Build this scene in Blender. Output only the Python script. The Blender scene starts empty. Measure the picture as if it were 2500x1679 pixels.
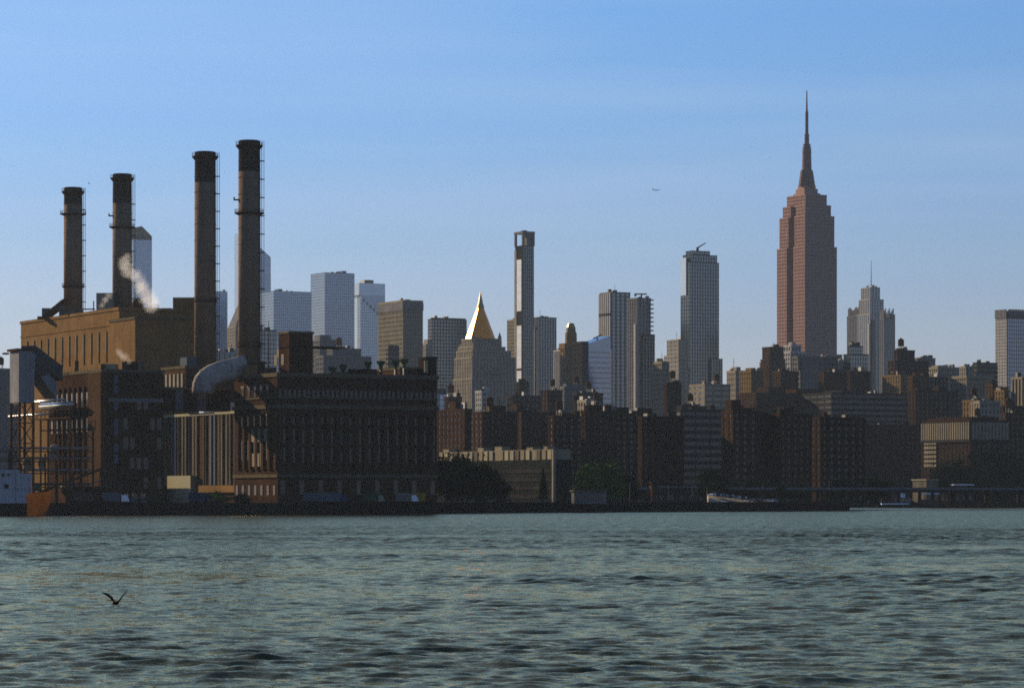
import bpy, bmesh, math, random
import numpy as np
from mathutils import Vector, Matrix
random.seed(7)
rng = np.random.default_rng(11)
R = math.radians
SC = bpy.context.scene
COL = SC.collection

# ------------------------------------------------------------------ camera
F, CX, HY, HC = 7800.0, 1250.0, 1216.0, 5.0      # focal (px of 2500), centre column, horizon row, eye height
cam_d = bpy.data.cameras.new('camera')
cam = bpy.data.objects.new('camera', cam_d)
COL.objects.link(cam)
cam.location = (0, 0, HC)
cam.rotation_euler = (R(90), 0, 0)
cam_d.sensor_width = 36.0
cam_d.lens = 36.0 * F / 2500.0
cam_d.shift_y = (HY - 839.5) / 2500.0
cam_d.clip_start = 1.0
cam_d.clip_end = 30000.0
SC.camera = cam

# ------------------------------------------------------------------ sky, sun, exposure
SUN_AZ, SUN_EL = -48.5, 18.0                      # left of the view axis, above the horizon
SKY_TINT = (0.60, 0.91, 1.34, 1)
LAYER_TOP, LAYER_MAX, LAYER_TINT = 0.19, 1.0, (1.24, 0.77, 0.74, 1)
world = bpy.data.worlds.new('World')
SC.world = world
world.use_nodes = True
wn = world.node_tree.nodes
wl = world.node_tree.links
for n in list(wn):
    wn.remove(n)
sky = wn.new('ShaderNodeTexSky')
sky.sky_type = 'NISHITA'
sky.sun_disc = False
sky.sun_elevation = R(SUN_EL)
sky.sun_rotation = R(SUN_AZ)
sky.altitude = 0.0
sky.air_density = 1.0
sky.dust_density = 0.3
sky.ozone_density = 3.0
# film-like colour balance of the whole sky, and a greyer layer of city air towards the horizon on every side
tint = wn.new('ShaderNodeMix')
tint.data_type = 'RGBA'
tint.blend_type = 'MULTIPLY'
tint.inputs['Factor'].default_value = 1.0
tint.inputs['B'].default_value = SKY_TINT
geo = wn.new('ShaderNodeTexCoord')
sep = wn.new('ShaderNodeSeparateXYZ')
wl.new(geo.outputs['Generated'], sep.inputs[0])
lay = wn.new('ShaderNodeMapRange')
lay.interpolation_type = 'SMOOTHSTEP'
lay.inputs['From Min'].default_value = 0.0
lay.inputs['From Max'].default_value = LAYER_TOP
lay.inputs['To Min'].default_value = LAYER_MAX
lay.inputs['To Max'].default_value = 0.0
wl.new(sep.outputs['Z'], lay.inputs['Value'])
hs = wn.new('ShaderNodeMix')
hs.data_type = 'RGBA'
hs.blend_type = 'MULTIPLY'
hs.inputs['B'].default_value = LAYER_TINT
wl.new(lay.outputs[0], hs.inputs['Factor'])
# faint high veil of cirrus all round the sky
tc = wn.new('ShaderNodeTexCoord')
mp = wn.new('ShaderNodeMapping')
mp.inputs['Scale'].default_value = (2.2, 2.2, 26.0)
mp.inputs['Rotation'].default_value = (0.02, 0.05, 0.0)
nz = wn.new('ShaderNodeTexNoise')
nz.inputs['Scale'].default_value = 1.6
nz.inputs['Detail'].default_value = 5.0
cr = wn.new('ShaderNodeMapRange')
cr.inputs['From Min'].default_value = 0.42
cr.inputs['From Max'].default_value = 0.75
cr.inputs['To Min'].default_value = 0.0
cr.inputs['To Max'].default_value = 0.16
veil = wn.new('ShaderNodeMix')
veil.data_type = 'RGBA'
veil.inputs['B'].default_value = (7.0, 7.6, 8.2, 1)
bg = wn.new('ShaderNodeBackground')
bg.inputs['Strength'].default_value = 0.05
wo = wn.new('ShaderNodeOutputWorld')
wl.new(sky.outputs[0], tint.inputs['A'])
wl.new(tc.outputs['Generated'], mp.inputs['Vector'])
wl.new(mp.outputs[0], nz.inputs['Vector'])
wl.new(nz.outputs['Fac'], cr.inputs['Value'])
wl.new(cr.outputs[0], veil.inputs['Factor'])
wl.new(tint.outputs['Result'], hs.inputs['A'])
wl.new(hs.outputs['Result'], veil.inputs['A'])
wl.new(veil.outputs['Result'], bg.inputs['Color'])
wl.new(bg.outputs[0], wo.inputs['Surface'])

sd = bpy.data.lights.new('sun', 'SUN')
sd.energy = 5.0
sd.angle = R(0.55)
sd.color = (1.0, 0.79, 0.54)
sun = bpy.data.objects.new('sun', sd)
COL.objects.link(sun)
SV = Vector((math.sin(R(SUN_AZ)) * math.cos(R(SUN_EL)), math.cos(R(SUN_AZ)) * math.cos(R(SUN_EL)), math.sin(R(SUN_EL))))
sun.rotation_euler = SV.to_track_quat('Z', 'Y').to_euler()
sun.location = SV * 900

vs = SC.view_settings
vs.view_transform = 'Standard'
vs.look = 'None'
vs.exposure = 1.02
vs.gamma = 1.0
vs.use_curve_mapping = False
SC.render.engine = 'CYCLES'
cy = SC.cycles
cy.max_bounces = 5
cy.diffuse_bounces = 2
cy.glossy_bounces = 3
cy.transmission_bounces = 2
cy.volume_bounces = 1
cy.transparent_max_bounces = 8
cy.caustics_reflective = False
cy.caustics_refractive = False
cy.sample_clamp_indirect = 1.5
cy.use_denoising = False
cy.filter_width = 1.7                                 # the soft drawing of the old lens
cy.use_adaptive_sampling = True
cy.adaptive_threshold = 0.015

# ------------------------------------------------------------------ materials
MATS = {}
ALB = 0.46                                            # all base colours scaled down alike, deepening the unlit walls
def _new(name):
    m = bpy.data.materials.new(name)
    m.use_nodes = True
    nt = m.node_tree
    b = nt.nodes['Principled BSDF']
    return m, nt, b

def mat(name, col, rough=0.85, var=0.25, scale=0.12, metal=0.0, streak=0.0, spec=0.0):
    if name in MATS:
        return MATS[name]
    m, nt, b = _new(name)
    L = nt.links
    t = nt.nodes.new('ShaderNodeTexCoord')
    n1 = nt.nodes.new('ShaderNodeTexNoise')
    n1.inputs['Scale'].default_value = scale
    n1.inputs['Detail'].default_value = 6
    n1.inputs['Roughness'].default_value = 0.65
    L.new(t.outputs['Object'], n1.inputs['Vector'])
    mr = nt.nodes.new('ShaderNodeMapRange')
    mr.inputs['From Min'].default_value = 0.3
    mr.inputs['From Max'].default_value = 0.7
    mr.inputs['To Min'].default_value = 1 - var
    mr.inputs['To Max'].default_value = 1 + var
    L.new(n1.outputs['Fac'], mr.inputs['Value'])
    fac = mr.outputs[0]
    if streak > 0:
        mpn = nt.nodes.new('ShaderNodeMapping')
        mpn.inputs['Scale'].default_value = (1.0, 1.0, 0.06)
        n2 = nt.nodes.new('ShaderNodeTexNoise')
        n2.inputs['Scale'].default_value = 0.7
        n2.inputs['Detail'].default_value = 4
        L.new(t.outputs['Object'], mpn.inputs['Vector'])
        L.new(mpn.outputs[0], n2.inputs['Vector'])
        m2 = nt.nodes.new('ShaderNodeMapRange')
        m2.inputs['From Min'].default_value = 0.3
        m2.inputs['From Max'].default_value = 0.7
        m2.inputs['To Min'].default_value = 1 - streak
        m2.inputs['To Max'].default_value = 1 + streak
        L.new(n2.outputs['Fac'], m2.inputs['Value'])
        mm = nt.nodes.new('ShaderNodeMath')
        mm.operation = 'MULTIPLY'
        L.new(fac, mm.inputs[0])
        L.new(m2.outputs[0], mm.inputs[1])
        fac = mm.outputs[0]
    vm = nt.nodes.new('ShaderNodeVectorMath')
    vm.operation = 'SCALE'
    vm.inputs[0].default_value = tuple(c * ALB for c in col)
    L.new(fac, vm.inputs['Scale'])
    L.new(vm.outputs[0], b.inputs['Base Color'])
    b.inputs['Roughness'].default_value = rough
    b.inputs['Metallic'].default_value = metal
    b.inputs['Specular IOR Level'].default_value = spec if metal == 0 else 0.3
    MATS[name] = m
    return m

def glass(name, col, rough=0.12, ior=2.3, cell=(3.0, 3.0, 3.8), var=0.35):
    """coated glazing: every pane keeps its own tone"""
    if name in MATS:
        return MATS[name]
    m, nt, b = _new(name)
    L = nt.links
    t = nt.nodes.new('ShaderNodeTexCoord')
    dv = nt.nodes.new('ShaderNodeVectorMath')
    dv.operation = 'DIVIDE'
    dv.inputs[1].default_value = cell
    fl = nt.nodes.new('ShaderNodeVectorMath')
    fl.operation = 'FLOOR'
    wnz = nt.nodes.new('ShaderNodeTexWhiteNoise')
    ad = nt.nodes.new('ShaderNodeVectorMath')
    ad.operation = 'ADD'
    ad.inputs[1].default_value = (0.31, 0.37, 0.21)
    L.new(t.outputs['Object'], ad.inputs[0])
    L.new(ad.outputs[0], dv.inputs[0])
    L.new(dv.outputs[0], fl.inputs[0])
    L.new(fl.outputs[0], wnz.inputs['Vector'])
    mr = nt.nodes.new('ShaderNodeMapRange')
    mr.inputs['To Min'].default_value = 1 - var
    mr.inputs['To Max'].default_value = 1 + var * 0.5
    L.new(wnz.outputs['Value'], mr.inputs['Value'])
    vm = nt.nodes.new('ShaderNodeVectorMath')
    vm.operation = 'SCALE'
    vm.inputs[0].default_value = col
    L.new(mr.outputs[0], vm.inputs['Scale'])
    L.new(vm.outputs[0], b.inputs['Base Color'])
    b.inputs['Roughness'].default_value = rough
    b.inputs['IOR'].default_value = ior
    MATS[name] = m
    return m

BRICK = mat('sooty_red_brick', (0.074, 0.041, 0.025), var=0.3, streak=0.2)
BRICKL = mat('tan_brown_brick', (0.30, 0.18, 0.076), var=0.22, streak=0.12)
BRICKY = mat('yellow_tan_brick', (0.24, 0.165, 0.075), var=0.16, streak=0.12)
MATTE = mat('shaded_wall', (0.030, 0.034, 0.032), var=0.3)  # shade of the low waterfront building's lower floors, put into the wall colour
BRICKO = mat('orange_brick', (0.105, 0.062, 0.034), var=0.2, streak=0.15)
BRICKD = mat('dark_brown_brick', (0.052, 0.032, 0.022), var=0.25, streak=0.15)
BRICKH = mat('housing_brick', (0.076, 0.046, 0.029), var=0.22, streak=0.12)
STONE = mat('pale_stone', (0.42, 0.37, 0.28), var=0.2, streak=0.15)
STONEB = mat('belt_stone', (0.17, 0.14, 0.09), var=0.25, scale=0.5)
LIME = mat('limestone', (0.36, 0.27, 0.21), var=0.12, streak=0.1)
LIMEP = mat('rosy_limestone', (0.52, 0.315, 0.255), var=0.10, streak=0.08)
CONC = mat('grey_concrete', (0.24, 0.235, 0.225), var=0.2, streak=0.15)
CONCD = mat('dark_concrete', (0.058, 0.053, 0.048), var=0.25, streak=0.15)
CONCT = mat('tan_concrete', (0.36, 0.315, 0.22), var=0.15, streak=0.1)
CONCW = mat('white_concrete', (0.56, 0.54, 0.50), var=0.12, streak=0.1)
CHIM = mat('chimney_concrete', (0.30, 0.21, 0.135), var=0.2, scale=0.2, streak=0.22)
CHIMD = mat('chimney_soot_band', (0.075, 0.053, 0.038), var=0.2, streak=0.15)
RUST = mat('rusty_steel', (0.10, 0.055, 0.030), rough=0.8, var=0.35, scale=0.6)
STEEL = mat('grey_steel', (0.20, 0.20, 0.19), rough=0.5, var=0.25, scale=0.5, metal=0.5)
DSTEEL = mat('dark_steel', (0.06, 0.058, 0.055), rough=0.6, var=0.3, scale=0.5, metal=0.4)
BRIGHT = mat('bright_cladding', (0.62, 0.58, 0.50), rough=0.3, var=0.15, scale=0.6, metal=0.85)
DUCT = mat('grey_duct_metal', (0.56, 0.48, 0.40), rough=0.8, var=0.32, scale=0.35, streak=0.2)
SHIPW = mat('ship_grey_white', (0.62, 0.62, 0.63), rough=0.5, var=0.15, streak=0.15)
CLAD = mat('grey_cladding', (0.36, 0.36, 0.36), var=0.2, streak=0.2)
PANEL = mat('pale_blue_panel', (0.17, 0.20, 0.23), rough=0.6, var=0.15)
CORR = mat('pale_corrugated', (0.19, 0.165, 0.12), rough=0.6, var=0.25, streak=0.3)
CREAM = mat('cream_wall', (0.50, 0.46, 0.30), var=0.1)
ROOF = mat('tar_roof', (0.05, 0.048, 0.045), var=0.3)
WHITE = mat('white_paint', (1.35, 1.35, 1.36), rough=0.45, var=0.1, streak=0.08)
ORANGE = mat('orange_hull_paint', (1.8, 0.34, 0.03), rough=0.35, var=0.18, scale=0.5, streak=0.15)
BLACKP = mat('black_paint', (0.02, 0.02, 0.02), rough=0.5, var=0.3)
GREENP = mat('green_paint', (0.05, 0.13, 0.07), rough=0.5, var=0.2)
BLUEP = mat('blue_paint', (0.06, 0.09, 0.16), rough=0.4, var=0.15)
REDP = mat('red_paint', (0.22, 0.05, 0.035), rough=0.4, var=0.15)
YELP = mat('yellow_paint', (0.48, 0.33, 0.05), rough=0.5, var=0.2)
RUBBER = mat('tyre_rubber', (0.02, 0.02, 0.02), rough=0.9, var=0.2)
ASPH = mat('asphalt', (0.05, 0.05, 0.052), var=0.25, scale=0.05)
PAVE = mat('pale_pavement', (0.75, 0.64, 0.45), var=0.15, scale=0.3)
GRND = mat('city_ground', (0.07, 0.068, 0.062), var=0.3, scale=0.02)
WALLM = mat('seawall_concrete', (0.035, 0.031, 0.026), var=0.4, scale=0.5, streak=0.4)
TIMBER = mat('wet_timber', (0.022, 0.017, 0.012), var=0.4, scale=1.0)
GOLD = mat('gilded_tile', (1.75, 0.50, 0.035), rough=0.40, var=0.10, scale=0.8, metal=1.0)
COPPER = mat('aged_gilt', (0.50, 0.36, 0.14), rough=0.5, var=0.2, metal=0.6)
SILVER = mat('silver_mast', (0.30, 0.20, 0.17), rough=0.8, var=0.12)
BARK = mat('bark', (0.06, 0.045, 0.03), var=0.3, scale=1.0)
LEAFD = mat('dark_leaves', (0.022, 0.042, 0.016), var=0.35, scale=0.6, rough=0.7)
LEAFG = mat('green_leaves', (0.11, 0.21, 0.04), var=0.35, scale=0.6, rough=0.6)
BIRDM = mat('brown_feathers', (0.06, 0.035, 0.022), var=0.3, scale=6)
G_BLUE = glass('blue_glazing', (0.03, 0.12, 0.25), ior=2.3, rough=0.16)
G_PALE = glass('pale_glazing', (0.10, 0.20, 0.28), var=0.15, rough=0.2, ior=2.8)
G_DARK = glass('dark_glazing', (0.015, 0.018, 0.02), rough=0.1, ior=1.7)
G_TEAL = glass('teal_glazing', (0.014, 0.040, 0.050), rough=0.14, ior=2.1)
G_NIGHT = glass('navy_glazing', (0.02, 0.075, 0.17), rough=0.15, ior=2.4)
G_WIN = glass('window_glass', (0.008, 0.008, 0.009), rough=0.25, ior=1.45, cell=(2.2, 2.2, 3.2), var=0.6)
G_WHITE = glass('whitish_glazing', (0.24, 0.26, 0.28), rough=0.22, var=0.2, ior=2.4, cell=(30, 30, 3.9))

# ------------------------------------------------------------------ helpers
class MB:
    def __init__(self):
        self.v = []
        self.f = []
    def box(self, x0, y0, z0, x1, y1, z1):
        o = len(self.v)
        self.v += [(x0, y0, z0), (x1, y0, z0), (x1, y1, z0), (x0, y1, z0), (x0, y0, z1), (x1, y0, z1), (x1, y1, z1), (x0, y1, z1)]
        self.f += [(o, o + 3, o + 2, o + 1), (o + 4, o + 5, o + 6, o + 7), (o, o + 1, o + 5, o + 4), (o + 1, o + 2, o + 6, o + 5), (o + 2, o + 3, o + 7, o + 6), (o + 3, o, o + 4, o + 7)]
        return self
    def hexa(self, b4, t4):
        o = len(self.v)
        self.v += list(b4) + list(t4)
        self.f += [(o, o + 3, o + 2, o + 1), (o + 4, o + 5, o + 6, o + 7), (o, o + 1, o + 5, o + 4), (o + 1, o + 2, o + 6, o + 5), (o + 2, o + 3, o + 7, o + 6), (o + 3, o, o + 4, o + 7)]
        return self
    def lathe(self, prof, n=20, cx=0.0, cy=0.0, rot=0.0, cap=True):
        o = len(self.v)
        for r, z in prof:
            for k in range(n):
                a = rot + 2 * math.pi * k / n
                self.v.append((cx + r * math.cos(a), cy + r * math.sin(a), z))
        for i in range(len(prof) - 1):
            for k in range(n):
                a, b = o + i * n + k, o + i * n + (k + 1) % n
                self.f.append((a, b, b + n, a + n))
        if cap:
            self.f.append(tuple(o + k for k in range(n))[::-1])
            e = o + (len(prof) - 1) * n
            self.f.append(tuple(e + k for k in range(n)))
        return self
    def tube(self, pts, r, n=8, r1=None):
        pts = [Vector(p) for p in pts]
        o = len(self.v)
        m = len(pts)
        for i, p in enumerate(pts):
            d = (pts[min(i + 1, m - 1)] - pts[max(i - 1, 0)]).normalized()
            u = d.cross(Vector((0, 0, 1)))
            if u.length < 1e-3:
                u = d.cross(Vector((0, 1, 0)))
            u.normalize()
            w = d.cross(u)
            rr = r if r1 is None else r + (r1 - r) * i / max(1, m - 1)
            for k in range(n):
                a = 2 * math.pi * k / n
                q = p + (u * math.cos(a) + w * math.sin(a)) * rr
                self.v.append(tuple(q))
        for i in range(m - 1):
            for k in range(n):
                a, b = o + i * n + k, o + i * n + (k + 1) % n
                self.f.append((a, b, b + n, a + n))
        self.f.append(tuple(o + k for k in range(n))[::-1])
        e = o + (m - 1) * n
        self.f.append(tuple(e + k for k in range(n)))
        return self
    def prism(self, poly, z0, z1):
        o = len(self.v)
        n = len(poly)
        self.v += [(x, y, z0) for x, y in poly] + [(x, y, z1) for x, y in poly]
        self.f.append(tuple(range(o + n - 1, o - 1, -1)))
        self.f.append(tuple(range(o + n, o + 2 * n)))
        for k in range(n):
            a, b = o + k, o + (k + 1) % n
            self.f.append((a, b, b + n, a + n))
        return self
    def mesh(self, name):
        me = bpy.data.meshes.new(name)
        me.from_pydata([tuple(p) for p in self.v], [], self.f)
        me.update()
        return me
    def build(self, name, m, parent=None, smooth=False, kind=None):
        me = self.mesh(name)
        me.materials.append(m)
        if smooth:
            me.polygons.foreach_set('use_smooth', [True] * len(me.polygons))
        return put(name, me, parent, kind)

def put(name, me, parent=None, kind=None, loc=None, rz=None):
    o = bpy.data.objects.new(name, me)
    COL.objects.link(o)
    if parent is not None:
        o.parent = parent
    if kind:
        o['kind'] = kind
    if loc is not None:
        o.location = loc
    if rz is not None:
        o.rotation_euler = (0, 0, rz)
    return o

def tag(o, label, cat, group=None):
    o['label'] = label
    o['category'] = cat
    if group:
        o['group'] = group
    return o

def thing(name, label, cat, loc, rz=0.0, group=None):
    o = bpy.data.objects.new(name, None)
    COL.objects.link(o)
    o.location = loc
    o.rotation_euler = (0, 0, rz)
    o.empty_display_size = 2.0
    return tag(o, label, cat, group)

def copy_tree(o, parent=None):
    c = o.copy()
    COL.objects.link(c)
    c.parent = parent
    for ch in list(o.children):
        copy_tree(ch, c)
    return c

def X(px, D):
    return (px - CX) / F * D
def Z(py, D):
    return HC + (HY - py) / F * D
GZ = 3.0                                              # street level above the water
TH = R(28)                                            # the street grid's turn to the view axis

class Block:
    """a building on the street grid: near corner at column xc and distance D, south face runs back-left, east face back-right"""
    def __init__(s, name, label, cat, D, xl, xc, xr, th=TH, group=None, z0=GZ):
        s.th, s.D, s.z0 = th, D, z0
        s.C = Vector((X(xc, D), D))
        s.root = thing(name, label, cat, (s.C.x, s.C.y, z0), th, group)
        s.Ls, s.Le = s.uS(xl), s.uE(xr)
    def uS(s, px):
        u = (px - CX) / F
        return (s.C.x - u * s.C.y) / (math.sin(s.th) + u * math.cos(s.th))
    def uE(s, px):
        v = (px - CX) / F
        return (v * s.C.y - s.C.x) / (math.cos(s.th) - v * math.sin(s.th))
    def zS(s, px, py):
        return Z(py, s.C.y + s.uS(px) * math.cos(s.th)) - s.z0
    def zE(s, px, py):
        return Z(py, s.C.y + s.uE(px) * math.sin(s.th)) - s.z0
    def zc(s, py, dd=0.0):
        return Z(py, s.D + dd) - s.z0
    def local(s, px, D):
        d = Vector((X(px, D), D)) - s.C
        c, n = math.cos(s.th), math.sin(s.th)
        return (d.x * c + d.y * n, -d.x * n + d.y * c)

def facade(root, x0, y0, x1, y1, z0, z1, wall, gl, fh=3.8, sp=0.5, bay=3.2, pw=1.4, pd=0.35, proud=0.12, top=1.6, roof=True):
    """glazed core with floor bands and piers standing proud of it"""
    MB().box(x0, y0, z0, x1, y1, z1 - 0.3).build('glazing', gl, root)
    nf = max(1, int(round((z1 - z0) / fh)))
    h = (z1 - z0) / nf
    if sp > 0:
        m = MB()
        for i in range(nf):
            a = z0 + i * h
            m.box(x0 - pd, y0 - pd, a, x1 + pd, y1 + pd, a + h * sp)
        m.build('floor_band', wall, root, kind='stuff')
    if pw > 0:
        m = MB()
        q = pd + proud
        nx = max(1, int(round((x1 - x0) / bay)))
        ny = max(1, int(round((y1 - y0) / bay)))
        for i in range(nx + 1):
            c = x0 + (x1 - x0) * i / nx
            a, b = max(x0 - q, c - pw / 2), min(x1 + q, c + pw / 2)
            if i == 0:
                a, b = x0 - q, x0 + pw * 0.6
            if i == nx:
                a, b = x1 - pw * 0.6, x1 + q
            m.box(a, y0 - q, z0, b, y0 + 0.2, z1)
            m.box(a, y1 - 0.2, z0, b, y1 + q, z1)
        for i in range(ny + 1):
            c = y0 + (y1 - y0) * i / ny
            a, b = c - pw / 2, c + pw / 2
            if i == 0:
                a, b = y0 + 0.25, y0 + pw * 0.6
            if i == ny:
                a, b = y1 - pw * 0.6, y1 - 0.25
            m.box(x0 - q - 0.02, a, z0, x0 + 0.2, b, z1)
            m.box(x1 - 0.2, a, z0, x1 + q + 0.02, b, z1)
        m.build('pier', wall, root, kind='stuff')
    e = pd + proud + 0.15
    if roof:
        MB().box(x0 - e, y0 - e, z1 - 0.25, x1 + e, y1 + e, z1 + top).build('parapet', wall, root)

def tank(root, x, y, z, r=2.2, h=4.5):
    t = MB()
    for a in (0.8, 2.4, 3.9, 5.5):
        t.box(x + r * .7 * math.cos(a) - .15, y + r * .7 * math.sin(a) - .15, z, x + r * .7 * math.cos(a) + .15, y + r * .7 * math.sin(a) + .15, z + 3)
    o = MB().lathe([(r, z + 3), (r, z + 3 + h), (0.05, z + 3 + h * 1.35)], n=12, cx=x, cy=y).build('water_tank', RUST, root)
    t.build('tank_leg', DSTEEL, o, kind='stuff')

MULB = mat('blue_grey_mullion', (0.13, 0.24, 0.38), var=0.1)
MULD = mat('dark_teal_mullion', (0.045, 0.075, 0.08), var=0.15)
STY = {
    'glass':   dict(gl=G_BLUE, wall=MULB, fh=4.0, sp=0.14, bay=3.0, pw=0.22, pd=0.10, proud=0.06, top=0.6),
    'glassp':  dict(gl=G_PALE, wall=MULB, fh=4.2, sp=0.12, bay=3.2, pw=0.2, pd=0.10, proud=0.05, top=0.6),
    'glasst':  dict(gl=G_TEAL, wall=MULD, fh=3.6, sp=0.16, bay=2.4, pw=0.3, pd=0.12, proud=0.06, top=0.8),
    'glassn':  dict(gl=G_NIGHT, wall=CONC, fh=3.8, sp=0.16, bay=2.6, pw=0.4, pd=0.15, proud=0.1, top=1.0),
    'tan':     dict(gl=G_WIN, wall=CONCT, fh=3.8, sp=0.5, bay=2.6, pw=1.1, pd=0.3, top=1.6),
    'grey':    dict(gl=G_WIN, wall=CONC, fh=3.8, sp=0.48, bay=3.2, pw=1.3, pd=0.3, top=1.4),
    'greyd':   dict(gl=G_WIN, wall=CONCD, fh=3.6, sp=0.5, bay=3.2, pw=1.5, pd=0.3, top=1.2),
    'white':   dict(gl=G_WIN, wall=CONCW, fh=3.8, sp=0.4, bay=3.4, pw=1.2, pd=0.3, top=1.4),
    'brick':   dict(gl=G_WIN, wall=BRICK, fh=3.2, sp=0.52, bay=3.4, pw=2.0, pd=0.2, proud=0.08, top=1.2),
    'brickd':  dict(gl=G_WIN, wall=BRICKD, fh=3.0, sp=0.52, bay=3.6, pw=2.2, pd=0.2, proud=0.08, top=1.2),
    'brickh':  dict(gl=G_WIN, wall=BRICKH, fh=2.9, sp=0.5, bay=3.8, pw=2.4, pd=0.18, proud=0.06, top=1.1),
    'bricko':  dict(gl=G_WIN, wall=BRICKO, fh=3.2, sp=0.52, bay=3.2, pw=1.8, pd=0.2, proud=0.08, top=1.2),
    'brickl':  dict(gl=G_WIN, wall=BRICKY, fh=3.3, sp=0.5, bay=3.0, pw=1.7, pd=0.2, proud=0.08, top=1.2),
    'stone':   dict(gl=G_WIN, wall=STONE, fh=3.7, sp=0.45, bay=2.8, pw=1.4, pd=0.3, top=1.5),
    'hband':   dict(gl=G_DARK, wall=CONC, fh=3.6, sp=0.46, bay=9.0, pw=0.4, pd=0.3, proud=-0.2, top=1.2),
    'hbandd':  dict(gl=G_WIN, wall=CONCD, fh=3.6, sp=0.5, bay=9.0, pw=0.4, pd=0.35, proud=-0.2, top=1.2),
    'htan':    dict(gl=G_DARK, wall=CONCT, fh=3.7, sp=0.5, bay=6.0, pw=0.7, pd=0.35, proud=-0.1, top=1.4),
    'vpale':   dict(gl=G_DARK, wall=CONCW, fh=3.6, sp=0.0, bay=3.6, pw=1.3, pd=0.5, proud=0.2, top=1.0),
    'vgrey':   dict(gl=G_DARK, wall=CONC, fh=3.6, sp=0.12, bay=3.2, pw=1.2, pd=0.3, proud=0.2, top=1.0),
}

def building(name, label, cat, D, xl, xc, xr, yt, sty, tiers=(), pent=(), tanks=(), group=None, th=TH, z0=GZ, clutter=True, **over):
    """tiers: further (xl, xc, xr, ytop, extra distance) boxes above; pent: (x0, x1, y0, y1, h) as shares of the roof; tanks: (x, y) shares"""
    b = Block(name, label, cat, D, xl, xc, xr, th, group, z0)
    st = dict(STY[sty])
    st.update(over)
    h = b.zc(yt)
    facade(b.root, 0, 0, b.Le, b.Ls, 0, h, **st)
    zt, rect = h, (0, 0, b.Le, b.Ls)
    for (tl, tcn, tr, ty, dd) in tiers:
        lx, ly = b.local(tcn, D + dd)
        q = Block.__new__(Block)
        q.th, q.D, q.z0, q.C = th, D + dd, z0, Vector((X(tcn, D + dd), D + dd))
        le, ls = q.uE(tr), q.uS(tl)
        z2 = Z(ty, D + dd) - z0
        facade(b.root, lx, ly, lx + le, ly + ls, zt + 0.01, z2, **st)
        zt, rect = z2, (lx, ly, lx + le, ly + ls)
    x0, y0, x1, y1 = rect
    w, d = x1 - x0, y1 - y0
    for (a0, a1, c0, c1, ph) in pent:
        MB().box(x0 + a0 * w, y0 + c0 * d, zt - 0.2, x0 + a1 * w, y0 + c1 * d, zt + ph).build('penthouse', st['wall'], b.root)
    for (tx, ty2) in tanks:
        tank(b.root, x0 + tx * w, y0 + ty2 * d, zt + 1.0)
    if clutter:
        rr = random.Random(int(xc * 7 + yt))
        for k in range(rr.randint(2, 5)):
            ax, ay = rr.uniform(.08, .85), rr.uniform(.05, .8)
            MB().box(x0 + ax * w, y0 + ay * d, zt - .2, x0 + ax * w + rr.uniform(1.2, 4), y0 + ay * d + rr.uniform(1.2, 4), zt + rr.uniform(1.8, 4.2)).build('roof_unit', rr.choice((st['wall'], CONCD, STEEL, DSTEEL)), b.root)
        if rr.random() < .35:
            ax, ay = rr.uniform(.2, .8), rr.uniform(.2, .6)
            MB().tube([(x0 + ax * w, y0 + ay * d, zt), (x0 + ax * w, y0 + ay * d, zt + rr.uniform(5, 10))], .18, 4).build('roof_mast', DSTEEL, b.root)
        if rr.random() < .3 and not tanks and D < 2400:
            tank(b.root, x0 + rr.uniform(.2, .7) * w, y0 + rr.uniform(.2, .5) * d, zt + 1.0, r=1.7, h=3.4)
    b.h, b.rect = zt, rect
    return b

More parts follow.
